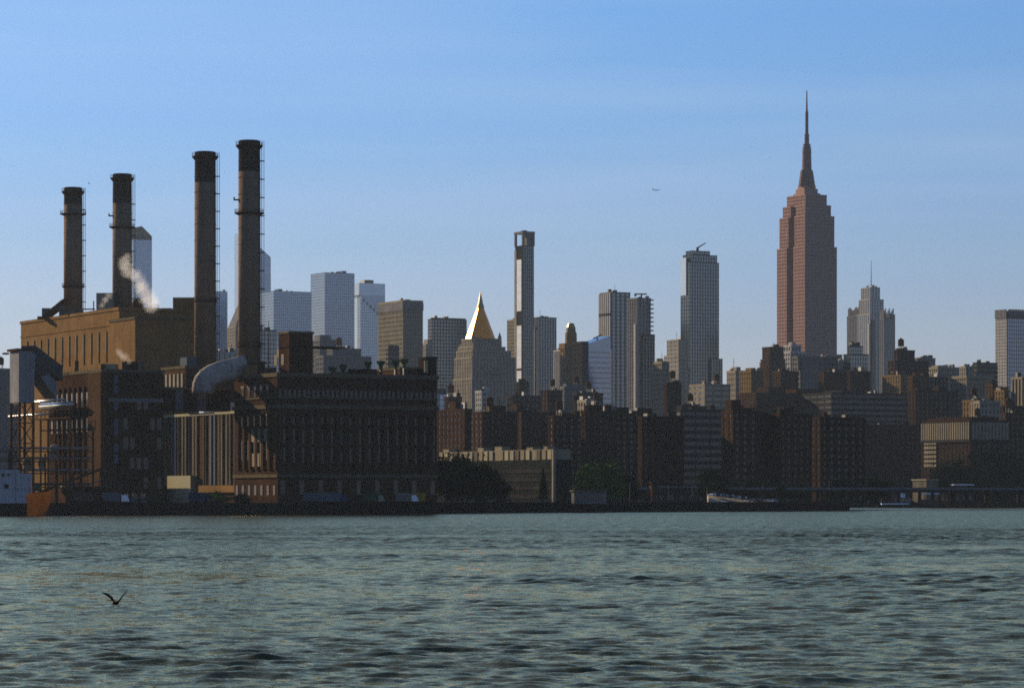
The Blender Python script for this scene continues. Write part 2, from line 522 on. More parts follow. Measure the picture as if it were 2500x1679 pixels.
# ------------------------------------------------------------------ water
def water():
    ys = [62.0]
    while ys[-1] < 2600:
        ys.append(ys[-1] + (min(.0018 * ys[-1], .40) if ys[-1] < 430 else .40 * (ys[-1] / 430) ** 2.2))
    ys = np.array(ys)
    nc = 600
    s = np.linspace(-1, 1, nc)
    half = ys * 0.18 + 10.0
    Xg = s[None, :] * half[:, None]
    Yg = np.repeat(ys[:, None], nc, 1)
    dy = np.gradient(ys)
    Zg = np.zeros_like(Xg)
    Dx = np.zeros_like(Xg)
    Dy = np.zeros_like(Xg)
    n = 84
    lam = np.exp(rng.uniform(math.log(0.30), math.log(3.4), n))
    ang = R(-98) + rng.normal(0, 0.50, n)
    ph = rng.uniform(0, 2 * math.pi, n)
    for L, a, p in zip(lam, ang, ph):
        k = 2 * math.pi / L
        steep = 0.045 * (1.0 if L > 0.8 else 0.75) * (1.0 if L < 1.6 else (1.6 / L) ** 0.9)
        A = steep / k
        fade = np.clip((L / (2.6 * dy) - 0.8) / 1.2, 0, 1)[:, None]
        t = k * (Xg * math.cos(a) + Yg * math.sin(a)) + p
        Zg += A * fade * np.cos(t)
        Dx -= 0.9 * A * fade * math.cos(a) * np.sin(t)
        Dy -= 0.9 * A * fade * math.sin(a) * np.sin(t)
    # gusts: patches of rougher and calmer water
    g = np.zeros_like(Xg)
    for q in range(9):
        L = rng.uniform(18, 70)
        a = rng.uniform(0, math.pi)
        g += np.sin(2 * math.pi / L * (Xg * math.cos(a) * 0.45 + Yg * math.sin(a) * 0.6) + rng.uniform(0, 6.28))
    g = np.clip(1.0 + 0.20 * g, 0.35, 1.7)
    g *= np.interp(Yg, [80, 130, 210, 430], [0.60, 0.80, 1.25, 1.5])     # calmer in the lee of the near bank
    Zg *= g
    Xf, Yf = Xg + Dx * g, Yg + Dy * g
    co = np.stack([Xf, Yf, Zg], -1).reshape(-1, 3)
    nr = len(ys)
    i = np.arange(nr - 1)[:, None] * nc + np.arange(nc - 1)[None, :]
    quads = np.stack([i, i + 1, i + nc + 1, i + nc], -1).reshape(-1, 4)
    me = bpy.data.meshes.new('river_water')
    me.vertices.add(len(co))
    me.vertices.foreach_set('co', co.ravel())
    me.loops.add(quads.size)
    me.loops.foreach_set('vertex_index', quads.ravel())
    me.polygons.add(len(quads))
    me.polygons.foreach_set('loop_start', np.arange(0, quads.size, 4))
    me.polygons.foreach_set('use_smooth', np.ones(len(quads), dtype=bool))
    me.update(calc_edges=True)
    m, nt, b = _new('river_water')
    L = nt.links
    nt.nodes.remove(b)
    out = [q for q in nt.nodes if q.type == 'OUTPUT_MATERIAL'][0]
    fr_ = nt.nodes.new('ShaderNodeFresnel')
    fr_.inputs['IOR'].default_value = 1.333
    df = nt.nodes.new('ShaderNodeBsdfDiffuse')                 # silty green body colour
    df.inputs['Color'].default_value = (0.044, 0.043, 0.020, 1)
    gs = nt.nodes.new('ShaderNodeBsdfGlossy')
    gs.inputs['Color'].default_value = (1.0, 0.80, 0.47, 1)
    gs.inputs['Roughness'].default_value = 0.08
    ms = nt.nodes.new('ShaderNodeMixShader')
    L.new(fr_.outputs[0], ms.inputs[0])
    L.new(df.outputs[0], ms.inputs[1])
    L.new(gs.outputs[0], ms.inputs[2])
    L.new(ms.outputs[0], out.inputs['Surface'])
    # small ripples: slopes read straight from noise, so far water stays as rough as near water
    t = nt.nodes.new('ShaderNodeTexCoord')
    gm = nt.nodes.new('ShaderNodeNewGeometry')
    last = gm.outputs['Normal']
    sp_ = nt.nodes.new('ShaderNodeSeparateXYZ')
    L.new(t.outputs['Object'], sp_.inputs[0])
    far = nt.nodes.new('ShaderNodeMapRange')
    far.inputs['From Min'].default_value = 280
    far.inputs['From Max'].default_value = 640
    far.inputs['To Min'].default_value = 0.55
    far.inputs['To Max'].default_value = 0.95
    L.new(sp_.outputs['Y'], far.inputs['Value'])
    # wind streaks: long patches of ruffled and smooth water
    mw = nt.nodes.new('ShaderNodeMapping')
    mw.inputs['Scale'].default_value = (0.55, 0.13, 1.0)
    nw = nt.nodes.new('ShaderNodeTexNoise')
    nw.inputs['Scale'].default_value = 1.0
    nw.inputs['Detail'].default_value = 6
    nw.inputs['Roughness'].default_value = 0.7
    L.new(t.outputs['Object'], mw.inputs['Vector'])
    L.new(mw.outputs[0], nw.inputs['Vector'])
    rw = nt.nodes.new('ShaderNodeMapRange')
    rw.inputs['From Min'].default_value = 0.35
    rw.inputs['From Max'].default_value = 0.72
    rw.inputs['To Min'].default_value = 0.45
    rw.inputs['To Max'].default_value = 2.4
    L.new(nw.outputs['Fac'], rw.inputs['Value'])
    fm = nt.nodes.new('ShaderNodeMath')
    fm.operation = 'MULTIPLY'
    L.new(far.outputs[0], fm.inputs[0])
    L.new(rw.outputs[0], fm.inputs[1])
    lean = nt.nodes.new('ShaderNodeMapRange')
    lean.inputs['From Min'].default_value = 240
    lean.inputs['From Max'].default_value = 480
    L.new(sp_.outputs['Y'], lean.inputs['Value'])
    for sc_, k, rot in ((0.8, 0.34, 0.3), (2.3, 0.46, -0.2), (6.5, 0.40, 0.5), (13.0, 0.36, -0.6)):
        mpn = nt.nodes.new('ShaderNodeMapping')
        mpn.inputs['Scale'].default_value = (1.0, 1.6, 1.0)
        mpn.inputs['Rotation'].default_value = (0, 0, rot)
        n1 = nt.nodes.new('ShaderNodeTexNoise')
        n1.inputs['Scale'].default_value = sc_
        n1.inputs['Detail'].default_value = 2
        L.new(t.outputs['Object'], mpn.inputs['Vector'])
        L.new(mpn.outputs[0], n1.inputs['Vector'])
        sb_ = nt.nodes.new('ShaderNodeVectorMath')
        sb_.operation = 'SUBTRACT'
        sb_.inputs[1].default_value = (0.5, 0.5, 0.5)
        L.new(n1.outputs['Color'], sb_.inputs[0])
        ml = nt.nodes.new('ShaderNodeVectorMath')
        ml.operation = 'MULTIPLY'
        ml.inputs[1].default_value = (k, k, 0.0)
        L.new(sb_.outputs[0], ml.inputs[0])
        sx = nt.nodes.new('ShaderNodeSeparateXYZ')
        L.new(ml.outputs[0], sx.inputs[0])
        ab = nt.nodes.new('ShaderNodeMath')
        ab.operation = 'ABSOLUTE'
        L.new(sx.outputs['Y'], ab.inputs[0])
        ng = nt.nodes.new('ShaderNodeMath')
        ng.operation = 'MULTIPLY'
        ng.inputs[1].default_value = -1.0
        L.new(ab.outputs[0], ng.inputs[0])
        mx = nt.nodes.new('ShaderNodeMix')
        L.new(lean.outputs[0], mx.inputs['Factor'])
        L.new(sx.outputs['Y'], mx.inputs['A'])
        L.new(ng.outputs[0], mx.inputs['B'])
        cb_ = nt.nodes.new('ShaderNodeCombineXYZ')
        L.new(sx.outputs['X'], cb_.inputs['X'])
        L.new(mx.outputs['Result'], cb_.inputs['Y'])
        ad = nt.nodes.new('ShaderNodeVectorMath')
        ad.operation = 'ADD'
        L.new(last, ad.inputs[0])
        sk_ = nt.nodes.new('ShaderNodeVectorMath')
        sk_.operation = 'SCALE'
        L.new(cb_.outputs[0], sk_.inputs[0])
        L.new(fm.outputs[0], sk_.inputs['Scale'])
        L.new(sk_.outputs[0], ad.inputs[1])
        last = ad.outputs[0]
    nm = nt.nodes.new('ShaderNodeVectorMath')
    nm.operation = 'NORMALIZE'
    L.new(last, nm.inputs[0])
    for q in (fr_, df, gs):
        L.new(nm.outputs[0], q.inputs['Normal'])
    me.materials.append(m)
    o = put('river_water', me)
    o['kind'] = 'structure'
    o['label'] = 'choppy grey green river water filling the foreground'
    return o
water()

# ------------------------------------------------------------------ land
SHORE = [(-620.0, 850.0), (-149.0, 928.0), (-67.0, 951.0), (-27.3, 1013.0), (21.7, 1127.0), (131.8, 1258.0)]
SHORE2 = [(150.0, 1730.0), (285.0, 1733.0), (900.0, 1760.0)]
def land():
    poly = SHORE + [(134.0, 1300.0)] + SHORE2 + [(2350.0, 1800.0), (2350.0, 6850.0), (-2350.0, 6850.0), (-2350.0, 850.0)]
    bm = bmesh.new()
    f = bm.faces.new([bm.verts.new((x, y, GZ)) for x, y in poly])
    bmesh.ops.triangulate(bm, faces=[f])
    bmesh.ops.recalc_face_normals(bm, faces=bm.faces)
    for f in bm.faces:
        if f.normal.z < 0:
            f.normal_flip()
    me = bpy.data.meshes.new('ground')
    bm.to_mesh(me)
    me.materials.append(GRND)
    o = put('ground', me)
    o['kind'] = 'structure'
land()

def wall_strip(name, label, pts, th=1.2, top=0.7, pile=5.0):
    r = thing(name, label, 'seawall', (pts[0][0], pts[0][1], 0))
    ox, oy = pts[0]
    m = MB()
    cap = MB()
    pl = MB()
    for i in range(len(pts) - 1):
        a, b = Vector(pts[i]) - Vector((ox, oy)), Vector(pts[i + 1]) - Vector((ox, oy))
        d = (b - a).normalized()
        nrm = Vector((d.y, -d.x)) * 0.6
        w = Vector((-d.y, d.x)) * th
        q = [a + nrm, b + nrm, b + w, a + w]
        m.hexa([(p.x, p.y, -1.5) for p in q], [(p.x, p.y, GZ + 0.02) for p in q])
        q = [a + nrm * 1.4, b + nrm * 1.4, b + w, a + w]
        cap.hexa([(p.x, p.y, GZ + 0.03) for p in q], [(p.x, p.y, GZ + top) for p in q])
        n = max(1, int((b - a).length / pile))
        for k in range(n):
            p = a + d * (k + 0.5 + random.uniform(-.2, .2)) * pile + nrm * 1.7
            pl.lathe([(0.28, -1.5), (0.24, GZ + random.uniform(-.9, .3))], n=6, cx=p.x, cy=p.y)
    m.build('wall', WALLM, r)
    cap.build('coping', WALLM, r)
    pl.build('fender_pile', TIMBER, r, kind='stuff')
wall_strip('seawall', 'long dark concrete seawall below the power station and the pier', SHORE + [(134.0, 1300.0)])
wall_strip('seawall', 'farther dark seawall behind the moored ferry at right', SHORE2)

# ------------------------------------------------------------------ power station
GRP_ST = 'tall smokestacks of the power station'
def chimney(label, D, x0, x1, ytop, ybase, yband, rings, ladder=True, arm=None):
    xm = (x0 + x1) / 2
    r = (x1 - x0) / 2 / F * D
    zb, zt = Z(ybase, D), Z(ytop, D)
    root = thing('smokestack', label, 'smokestack', (X(xm, D), D, zb), 0, GRP_ST)
    H = zt - zb
    hb = Z(yband, D) - zb
    m = MB().lathe([(r * 1.03, 0), (r, hb)], n=28)
    m.build('shaft', CHIM, root, smooth=True)
    MB().lathe([(r * 1.002, hb), (r * 0.985, H - 2.2), (r * 1.02, H - 2.0), (r * 1.0, H - 0.3), (r * 0.9, H), (r * 0.82, H), (r * 0.82, H - 1.0)], n=28).build('dark_top_band', CHIMD, root, smooth=False)
    # flared gallery below the rim
    MB().lathe([(r * 0.98, H - 3.0), (r * 1.24, H - 1.9), (r * 1.24, H - 1.55), (r * 0.98, H - 1.55)], n=24).build('rim_gallery', RUST, root)
    rl = MB()
    for k in range(16):
        a = 2 * math.pi * k / 16
        rl.tube([(r * 1.22 * math.cos(a), r * 1.22 * math.sin(a), H - 1.55), (r * 1.22 * math.cos(a), r * 1.22 * math.sin(a), H - 0.4)], 0.05, 4)
    rl.tube([(r * 1.22 * math.cos(2 * math.pi * k / 24), r * 1.22 * math.sin(2 * math.pi * k / 24), H - 0.4) for k in range(25)], 0.05, 4)
    rl.build('rim_railing', RUST, root, kind='stuff')
    for py, w in rings:
        z = Z(py, D) - zb
        g = MB().lathe([(r * 0.99, z - 0.7), (r * w, z - 0.1), (r * w, z + 0.15), (r * 0.99, z + 0.15)], n=24).build('platform', RUST, root)
        rl = MB()
        for k in range(16):
            a = 2 * math.pi * k / 16
            rl.tube([(r * w * .98 * math.cos(a), r * w * .98 * math.sin(a), z), (r * w * .98 * math.cos(a), r * w * .98 * math.sin(a), z + 1.25)], 0.05, 4)
        for zz in (z + 0.65, z + 1.25):
            rl.tube([(r * w * .98 * math.cos(2 * math.pi * k / 24), r * w * .98 * math.sin(2 * math.pi * k / 24), zz) for k in range(25)], 0.05, 4)
        rl.build('railing', RUST, g, kind='stuff')
    # hoop bands of the casing
    m = MB()
    for k in range(1, int(H / 5.5)):
        z = k * 5.5
        m.lathe([(r * 1.0, z), (r * 1.035, z + .02), (r * 1.035, z + .22), (r * 1.0, z + .24)], n=24, cap=False)
    m.build('hoop', CHIM, root, kind='stuff')
    if ladder:
        lx = r + 0.55
        m = MB()
        top = H - 1.0
        for s in (-.35, .35):
            m.tube([(lx, s - 1.2, 1.0), (lx, s - 1.2, top)], 0.07, 4)
            m.tube([(lx + .75, s - 1.2, 2.5), (lx + .75, s - 1.2, top + .8)], 0.05, 4)
        for k in range(int(top / 1.1)):
            z = 1.5 + k * 1.1
            m.box(lx - .04, -1.55, z, lx + .04, -.85, z + .06)
        m.build('ladder', RUST, root, kind='stuff')
        m = MB()
        for k in range(1, int(H / 6.0)):
            m.box(r * 0.9, -1.7, k * 6.0 - .12, lx + .95, -.7, k * 6.0 + .18)
        m.build('ladder_bracket', RUST, root, kind='stuff')
    if arm:
        z = Z(arm, D) - zb
        MB().box(-r - 1.6, -.5, z - .2, -r * .9, .5, z + .25).box(-r - 1.6, -.5, z + .25, -r - 1.2, .5, z + .9).build('warning_light_arm', RUST, root)
    return root

# boiler house: two tiers of tan brick
bh = Block('boiler_house', 'huge tan brick boiler house with slit windows below two stacks', 'power station', 1150, 51, 291, 486)
hb = bh.zc(757)
MB().box(0, 0, 0, bh.Le, bh.Ls, hb).build('wall', BRICKL, bh.root)
MB().box(-.35, -.35, hb + .01, bh.Le + .35, bh.Ls + .35, hb + 1.1).build('parapet', BRICKL, bh.root)
MB().box(-.25, -.25, hb - 5.2, bh.Le + .2, bh.Ls + .2, hb - 4.7).build('string_course', BRICKL, bh.root)
slot = MB().box(-.40, -.2, 0, .1, .2, 7.5).mesh('slit_window')
slot.materials.append(CREAM)
slotd = MB().box(-.20, -.3, 0, .1, .3, 4.0).mesh('louvre')
slotd.materials.append(BRICKD)
for k in range(13):
    u = bh.Ls * (0.045 + k * 0.0735)
    put('slit_window', slot, bh.root, loc=(0, u, hb - 14.5))
    put('louvre', slotd, bh.root, loc=(0, u - 0.3, hb - 18.4))
put('slit_window', slot, bh.root, loc=(0, bh.Ls * .60, hb - 33.0))
put('louvre', slotd, bh.root, loc=(0, bh.Ls * .605, hb - 38.0))
for k in range(5):
    MB().box(bh.Le * (.1 + .17 * k), -.3, hb - 22, bh.Le * (.1 + .17 * k) + 2.2, .1, hb - 12).build('louvre', DSTEEL, bh.root)
# the lower tier in front
lx, ly = bh.local(330, 1128)
q = Block.__new__(Block)
q.th, q.D, q.z0, q.C = TH, 1128, GZ, Vector((X(330, 1128), 1128))
le, ls = q.uE(482), q.uS(268)
h2 = Z(779, 1128) - GZ
MB().box(lx, ly, 0, lx + le, ly + ls, h2).build('lower_tier', BRICKL, bh.root)
MB().box(lx - .3, ly - .3, h2 + .01, lx + le + .3, ly + ls + .3, h2 + .9).build('parapet', STONEB, bh.root)
MB().box(lx + 1, ly - .25, h2 - 20.4, lx + le, ly + .1, h2 - 19.6).build('belt_course', CONC, bh.root)
# roof plant of the boiler house
def on_roof(px, D):
    x, y = bh.local(px, D)
    return x, y
def rbox(name, px0, px1, py0, D, m, dep=6.0, base=None, root=bh):
    x, y = root.local((px0 + px1) / 2, D)
    w = (px1 - px0) / F * D / 2
    zt = Z(py0, D) - GZ
    zb = hb + 0.5 if base is None else base
    a = -TH
    c, s = math.cos(a), math.sin(a)
    pts = [(-w, 0), (w, 0), (w, dep), (-w, dep)]
    pts = [(x + u * c - v * s, y + u * s + v * c) for u, v in pts]
    return MB().prism(pts, zb, zt).build(name, m, root.root)
rbox('roof_duct_box', 102, 121, 752, 1222, CONC)
rbox('roof_duct_box', 144, 155, 745, 1205, CORR)
rbox('roof_hut', 91, 112, 772, 1215, RUST, 4)
rbox('roof_penthouse', 235, 275, 715, 1212, STONE, 8)
rbox('roof_hut', 166, 182, 757, 1195, CONC, 4)
rbox('roof_hut', 190, 200, 756, 1190, CORR, 3)
rbox('roof_hut', 395, 418, 752, 1166, BRICKL, 5)
pb = rbox('roof_tower', 422, 476, 726, 1172, BRICKL, 9)
x, y = bh.local(336, 1165)
MB().lathe([(2.1, hb + .5), (2.1, hb + 3), (1.8, hb + 4.2), (.9, hb + 5.2), (.05, hb + 5.5)], n=14, cx=x, cy=y).build('vent_dome', RUST, bh.root, smooth=True)
x, y = bh.local(228.5, 1196)
MB().tube([(x, y, hb), (x, y, hb + 6.2)], .22, 6).build('vent_pipe', RUST, bh.root)
p0, p1 = bh.local(120, 1215), bh.local(157, 1235)
MB().tube([(p0[0], p0[1], hb + 2.2), ((p0[0] + p1[0]) / 2, (p0[1] + p1[1]) / 2, hb + 5), (p1[0], p1[1], hb + 8.0)], 1.5, 8).build('breeching_duct', RUST, bh.root)
p0, p1 = bh.local(160, 1195), bh.local(232, 1195)
MB().tube([(p0[0], p0[1], hb + 3), (p1[0], p1[1], hb + 3)], .28, 6).build('roof_pipe', CORR, bh.root)
m = MB()
p0, p1 = bh.local(360, 1158), bh.local(388, 1158)
for k in range(9):
    t = k / 8
    m.box(p0[0] + (p1[0] - p0[0]) * t - .05, p0[1] + (p1[1] - p0[1]) * t - .05, hb, p0[0] + (p1[0] - p0[0]) * t + .05, p0[1] + (p1[1] - p0[1]) * t + .05, hb + 2.4)
m.tube([(p0[0], p0[1], hb + 2.4), (p1[0], p1[1], hb + 2.4)], .06, 4)
m.tube([(p0[0], p0[1], hb + 1.4), (p1[0], p1[1], hb + 1.4)], .06, 4)
m.build('roof_railing', CORR, bh.root, kind='stuff')

chimney('leftmost and shortest-looking smokestack at the left end of the boiler house', 1250, 156, 201, 458, 775, 500, [(523, 1.42), (700, 1.22)])
chimney('smokestack second from left with steam drifting across its foot', 1220, 275, 322, 425, 768, 497, [(555, 1.36)], arm=527)
chimney('smokestack third from left with dark top band and plain shaft', 1100, 475, 527, 371, 900, 446, [(735, 1.13)])
chimney('tallest smokestack, rightmost of four, above the curved flue duct', 1052, 582, 635.5, 343.5, 884, 420, [(521, 1.36), (845, 1.12)], arm=488)

# left wing of red brick
lw = Block('brick_powerhouse', 'dark red brick powerhouse wing at far left beside the conveyor tower', 'power station', 1000, 120, 249, 399)
hl = lw.zc(908)
MB().box(0, 0, 0, lw.Le, lw.Ls, hl).build('wall', BRICK, lw.root)
MB().box(-.3, -.3, hl + .01, lw.Le + .3, lw.Ls + .3, hl + 1.0).build('parapet', STONEB, lw.root)
MB().box(-.6, -.5, 0.02, 1.2, lw.Ls * .22, hl - .02).build('corner_pier', BRICKO, lw.root)  # sunlit corner of the south wall, its light put into lighter brick
zb = lw.zc(980)
MB().box(2.0, -.3, zb, lw.Le, .1, zb + 1.2).build('belt_course', CONC, lw.root)
win = MB().box(-.12, -.8, 0, .1, .8, 4.6).mesh('window')
win.materials.append(G_WIN)
winE = MB().box(-.75, -.12, 0, .75, .1, 3.6).mesh('window')
winE.materials.append(G_WIN)
winB = MB().box(-.7, -.14, 0, .7, .1, 2.6).mesh('window')
winB.materials.append(PANEL)
pr = MB().box(-.5, -.7, 0, .1, .7, hl - 14).mesh('pilaster')
pr.materials.append(BRICK)
for k in range(8):
    u = lw.Ls * (.27 + .095 * k)
    put('pilaster', pr, lw.root, loc=(0, u - 2.3, 10.0))
    put('window', win, lw.root, loc=(0, u, hl - 10.5))
    put('window', win, lw.root, loc=(0, u, hl - 18.5))
for k, py in enumerate((935, 960, 1000, 1042, 1063, 1103, 1130)):
    put('window', winB, lw.root, loc=(lw.uE(283), 0, lw.zc(py)))
for i in range(6):
    for k in range(5):
        if random.random() < .4:
            put('window', winE, lw.root, loc=(lw.Le * (.38 + .11 * i), 0, 5 + k * 6.2))
def lbox(name, px0, px1, py0, py1, D, m, dep=6.0, parent=None, root=lw):
    x, y = root.local((px0 + px1) / 2, D)
    w = (px1 - px0) / F * D / 2
    c, s = math.cos(-TH), math.sin(-TH)
    pts = [(x + u * c - v * s, y + u * s + v * c) for u, v in [(-w, 0), (w, 0), (w, dep), (-w, dep)]]
    return MB().prism(pts, Z(py1, D) - GZ, Z(py0, D) - GZ).build(name, m, parent or root.root)
def rel(root, px, py, D):
    x, y = root.local(px, D)
    return (x, y, Z(py, D) - root.z0)
lbox('roof_penthouse', 298, 333, 882, 908, 1012, BRICK, 6)
lbox('roof_hut', 183, 190, 880, 910, 1022, RUST, 2)
lbox('roof_skylight', 256, 284, 888, 908, 1012, CREAM, 5)
lbox('roof_hut', 336, 350, 883, 908, 1012, CORR, 4)
lbox('roof_hut', 246, 255, 888, 909, 1010, RUST, 3)
m = MB()
for k in range(12):
    a = rel(lw, 150 + 8 * k, 905, 1030 - 2 * k)
    m.box(a[0] - .06, a[1] - .06, hl, a[0] + .06, a[1] + .06, hl + 2.0)
m.build('roof_railing', CORR, lw.root, kind='stuff')
# shiny horizontal drum on brackets along the south wall, its platform and props
u0, u1 = lw.uS(206), lw.uS(125)
zd = lw.zS(165, 990)
MB().tube([(-3.2, u0 + 1, zd), (-3.2, u1, zd)], 1.15, 12).build('steam_drum', BRIGHT, lw.root, smooth=True)
m = MB()
m.box(-5.0, u0, zd - 4.4, -.2, u1 + 2, zd - 4.0)
for k in range(9):
    uu = u0 + (u1 - u0) * k / 8
    m.box(-5.0, uu - .12, zd - 4.0, -4.8, uu + .12, zd - 1.4)
m.tube([(-4.9, u0, zd - 1.5), (-4.9, u1, zd - 1.5)], .1, 4)
m.build('service_platform', RUST, lw.root)
m = MB()
for k in range(5):
    uu = u0 + (u1 - u0) * (k + .1) / 4.4
    m.box(-4.6, uu - .3, 0, -4.1, uu + .3, zd - 4.4)
    m.box(-4.4, uu - .2, zd - 8, -.3, uu + .2, zd - 7.6)
m.build('support_column', RUST, lw.root, kind='stuff')
MB().tube([(-5.2, u0 + 3, zd + 1.6), (-5.2, u1 + 24, zd + 1.6)], .4, 8).build('steam_pipe', BRIGHT, lw.root, smooth=True)
MB().tube([(-5.4, u0 + 16, zd - 2.6), (-5.4, u1 + 26, zd - 2.6)], .35, 8).build('steam_pipe', BRIGHT, lw.root, smooth=True)

# coal conveyor tower with its sloping gallery
ct = Block('conveyor_tower', 'dark steel conveyor tower with sloping gallery at the left edge', 'tower', 955, 24, 46, 84)
ht, hm = ct.zc(856), ct.zc(982)
MB().box(0, 0, hm, ct.Le, ct.Ls, ht).build('tower_cladding', CLAD, ct.root)
MB().box(-.8, -.4, ht + .01, ct.Le + .6, ct.Ls + .4, ht + .7).build('roof', RUST, ct.root)
a = rel(ct, 12, 859, 965)
MB().box(a[0], a[1], ht - .6, 1.0, a[1] + 2.5, ht - .1).build('hoist_beam', RUST, ct.root)
MB().box(ct.Le, .5, ht - 7, ct.Le + 5, ct.Ls - .5, ht - 2).build('head_house', DSTEEL, ct.root)
m = MB()
for (x, y) in ((.3, .3), (ct.Le - .3, .3), (.3, ct.Ls - .3), (ct.Le - .3, ct.Ls - .3)):
    m.box(x - .35, y - .35, 0, x + .35, y + .35, hm)
m.build('leg', RUST, ct.root, kind='stuff')
m = MB()
nb = 5
for k in range(nb):
    z0, z1 = hm * k / nb, hm * (k + 1) / nb
    for (p, q2) in (((.3, .3), (ct.Le - .3, .3)), ((.3, .3), (.3, ct.Ls - .3))):
        m.tube([(p[0], p[1], z0), (q2[0], q2[1], z1)], .16, 4)
        m.tube([(q2[0], q2[1], z0), (p[0], p[1], z1)], .16, 4)
        m.tube([(p[0], p[1], z1), (q2[0], q2[1], z1)], .18, 4)
m.build('cross_brace', RUST, ct.root, kind='stuff')
A, B2 = Vector(rel(ct, 66, 878, 957)), Vector(rel(ct, 124, 955, 975))
def beam(A, B, w, h):
    d = (B - A).normalized()
    s = d.cross(Vector((0, 0, 1))).normalized() * w / 2
    up = Vector((0, 0, h / 2))
    return MB().hexa([A - s - up, B - s - up, B + s - up, A + s - up], [A - s + up, B - s + up, B + s + up, A + s + up])
beam(A, B2, 4.0, 4.6).build('conveyor_gallery', CLAD, ct.root)
A, B2 = Vector(rel(ct, 70, 862, 970)), Vector(rel(ct, 136, 912, 985))
beam(A, B2, 5.0, 4.5).build('conveyor_gallery', DSTEEL, ct.root)

# corrugated hall between the two brick wings
ch = Block('corrugated_hall', 'lower hall with pale corrugated vertical strips between brick wings', 'power station', 1062, 399, 594, 640)
hh = ch.zc(1008)
MB().box(0, 0, 0, ch.Le, ch.Ls, hh).build('wall', BRICKO, ch.root)
MB().box(-.5, -.2, hh + .01, ch.Le + .2, ch.Ls + .2, hh + .9).build('parapet', CREAM, ch.root)
for i, (f0, f1) in enumerate(((.04, .10), (.14, .20), (.235, .29), (.33, .40), (.44, .475), (.55, .61), (.635, .655), (.69, .75), (.775, .795), (.83, .885), (.905, .925), (.95, .985))):
    MB().box(-.35 - .1 * (i % 3), ch.Ls * f0, 6.5, .1, ch.Ls * f1, hh - .2).build('corrugated_strip', CORR if i % 3 else PANEL, ch.root)
    MB().box(-.7, ch.Ls * (f0 + f1) / 2 - .25, 6.5, .1, ch.Ls * (f0 + f1) / 2 + .25, hh - .2).build('rib', BRICKO, ch.root)
MB().box(-1.2, 0, 4.0, .1, ch.Ls * .52, 6.4).build('loading_canopy', BRICKL, ch.root)
MB().box(-2.6, ch.Ls * .56, 0, .1, ch.Ls * .86, 9.8).build('cream_annexe', CREAM, ch.root)

# annexe and gallery bridge above it
bpy.context.view_layer.update()
an = Block('brick_annexe', 'small red brick upper block below the third smokestack', 'power station', 1092, 395, 453, 590)
ha = an.zc(899)
an.root.location.z += hh + 5
ha -= hh + 5
MB().box(0, 0, 0, an.Le, an.Ls, ha).build('wall', BRICKO, an.root)
MB().box(-.3, -.3, ha + .01, an.Le + .3, an.Ls + .3, ha + 1.0).build('parapet', STONEB, an.root)
for k in range(6):
    u = an.Ls * (.08 + .165 * k)
    MB().box(-.4, u, ha - 8.5, .1, u + 1.6, ha - 1.6).build('pilaster', STONE, an.root)
MB().box(an.Le * .08, 3, ha + 1, an.Le * .3, 9, ha + 4).build('roof_penthouse', PANEL, an.root)
# main turbine hall
mh = Block('turbine_hall', 'massive dark brick turbine hall carrying the rightmost smokestack', 'power station', 1020, 572, 678, 1067)
hm = mh.zc(919)
MB().box(0, 0, 0, mh.Le, mh.Ls, hm).build('wall', BRICK, mh.root)
MB().box(-.5, -.5, hm + .01, mh.Le + .5, mh.Ls + .5, hm + 1.3).build('parapet', STONEB, mh.root)
zb = mh.zc(996)
MB().box(-.55, -.55, zb, mh.Le + .4, mh.Ls + .4, zb + 1.25).build('belt_course', STONEB, mh.root)
MB().box(-.5, -.5, mh.zc(1165), mh.Le + .3, mh.Ls + .3, mh.zc(1157)).build('belt_course', STONEB, mh.root)
MB().box(-.42, -.42, mh.zc(971), mh.Le + .3, mh.Ls + .3, mh.zc(967)).build('belt_course', STONEB, mh.root)
wt = MB().box(-.75, -.15, 0, .75, .1, 1.0)
def winmesh(w, h, face, m):
    b = MB()
    if face == 'E':
        b.box(-w / 2, -.15, 0, w / 2, .1, h)
    else:
        b.box(-.15, -w / 2, 0, .1, w / 2, h)
    me = b.mesh('window')
    me.materials.append(m)
    return me
pE = MB().box(-.8, -.75, 0, .8, .1, zb - 12).mesh('pilaster')
pE.materials.append(BRICK)
pS = MB().box(-.75, -.9, 0, .1, .9, zb - 12).mesh('pilaster')
pS.materials.append(BRICKO)
nE = 17
wEs, wEt, wEb = winmesh(0.9, 2.4, 'E', G_WIN), winmesh(1.6, 4.6, 'E', G_WIN), winmesh(1.5, 2.3, 'E', G_WIN)
wEp = winmesh(1.5, 3.4, 'E', PANEL)
sill = MB().box(-1.0, -.4, 0, 1.0, .1, .35).mesh('sill')
sill.materials.append(STONEB)
for k in range(nE):
    u = mh.Le * (k + .5) / nE
    put('pilaster', pE, mh.root, loc=(mh.Le * k / nE + .85, 0, 11.2))
    for s in (-.9, .9):
        put('window', wEs, mh.root, loc=(u + s, 0, zb + 3.6))
    put('window', wEb, mh.root, loc=(u, 0, zb - 5.0))
    for j, z in enumerate((zb - 11.2, zb - 17.0)):
        w = put('window', wEp if random.random() < .16 else wEt, mh.root, loc=(u, 0, z))
        put('sill', sill, w, loc=(0, 0, -.4))
    if k % 2 == 0:
        put('window', wEt, mh.root, loc=(u, 0, 3.2))
wSs, wSt = winmesh(1.7, 3.2, 'S', G_WIN), winmesh(2.0, 6.5, 'S', G_WIN)
sur = MB().box(-.3, -1.25, -.3, .05, 1.25, 3.9).mesh('stone_surround')
sur.materials.append(STONE)
archm = MB().box(-.28, -1.4, 0, .05, 1.4, .5).mesh('lintel')
archm.materials.append(STONE)
nS = 7
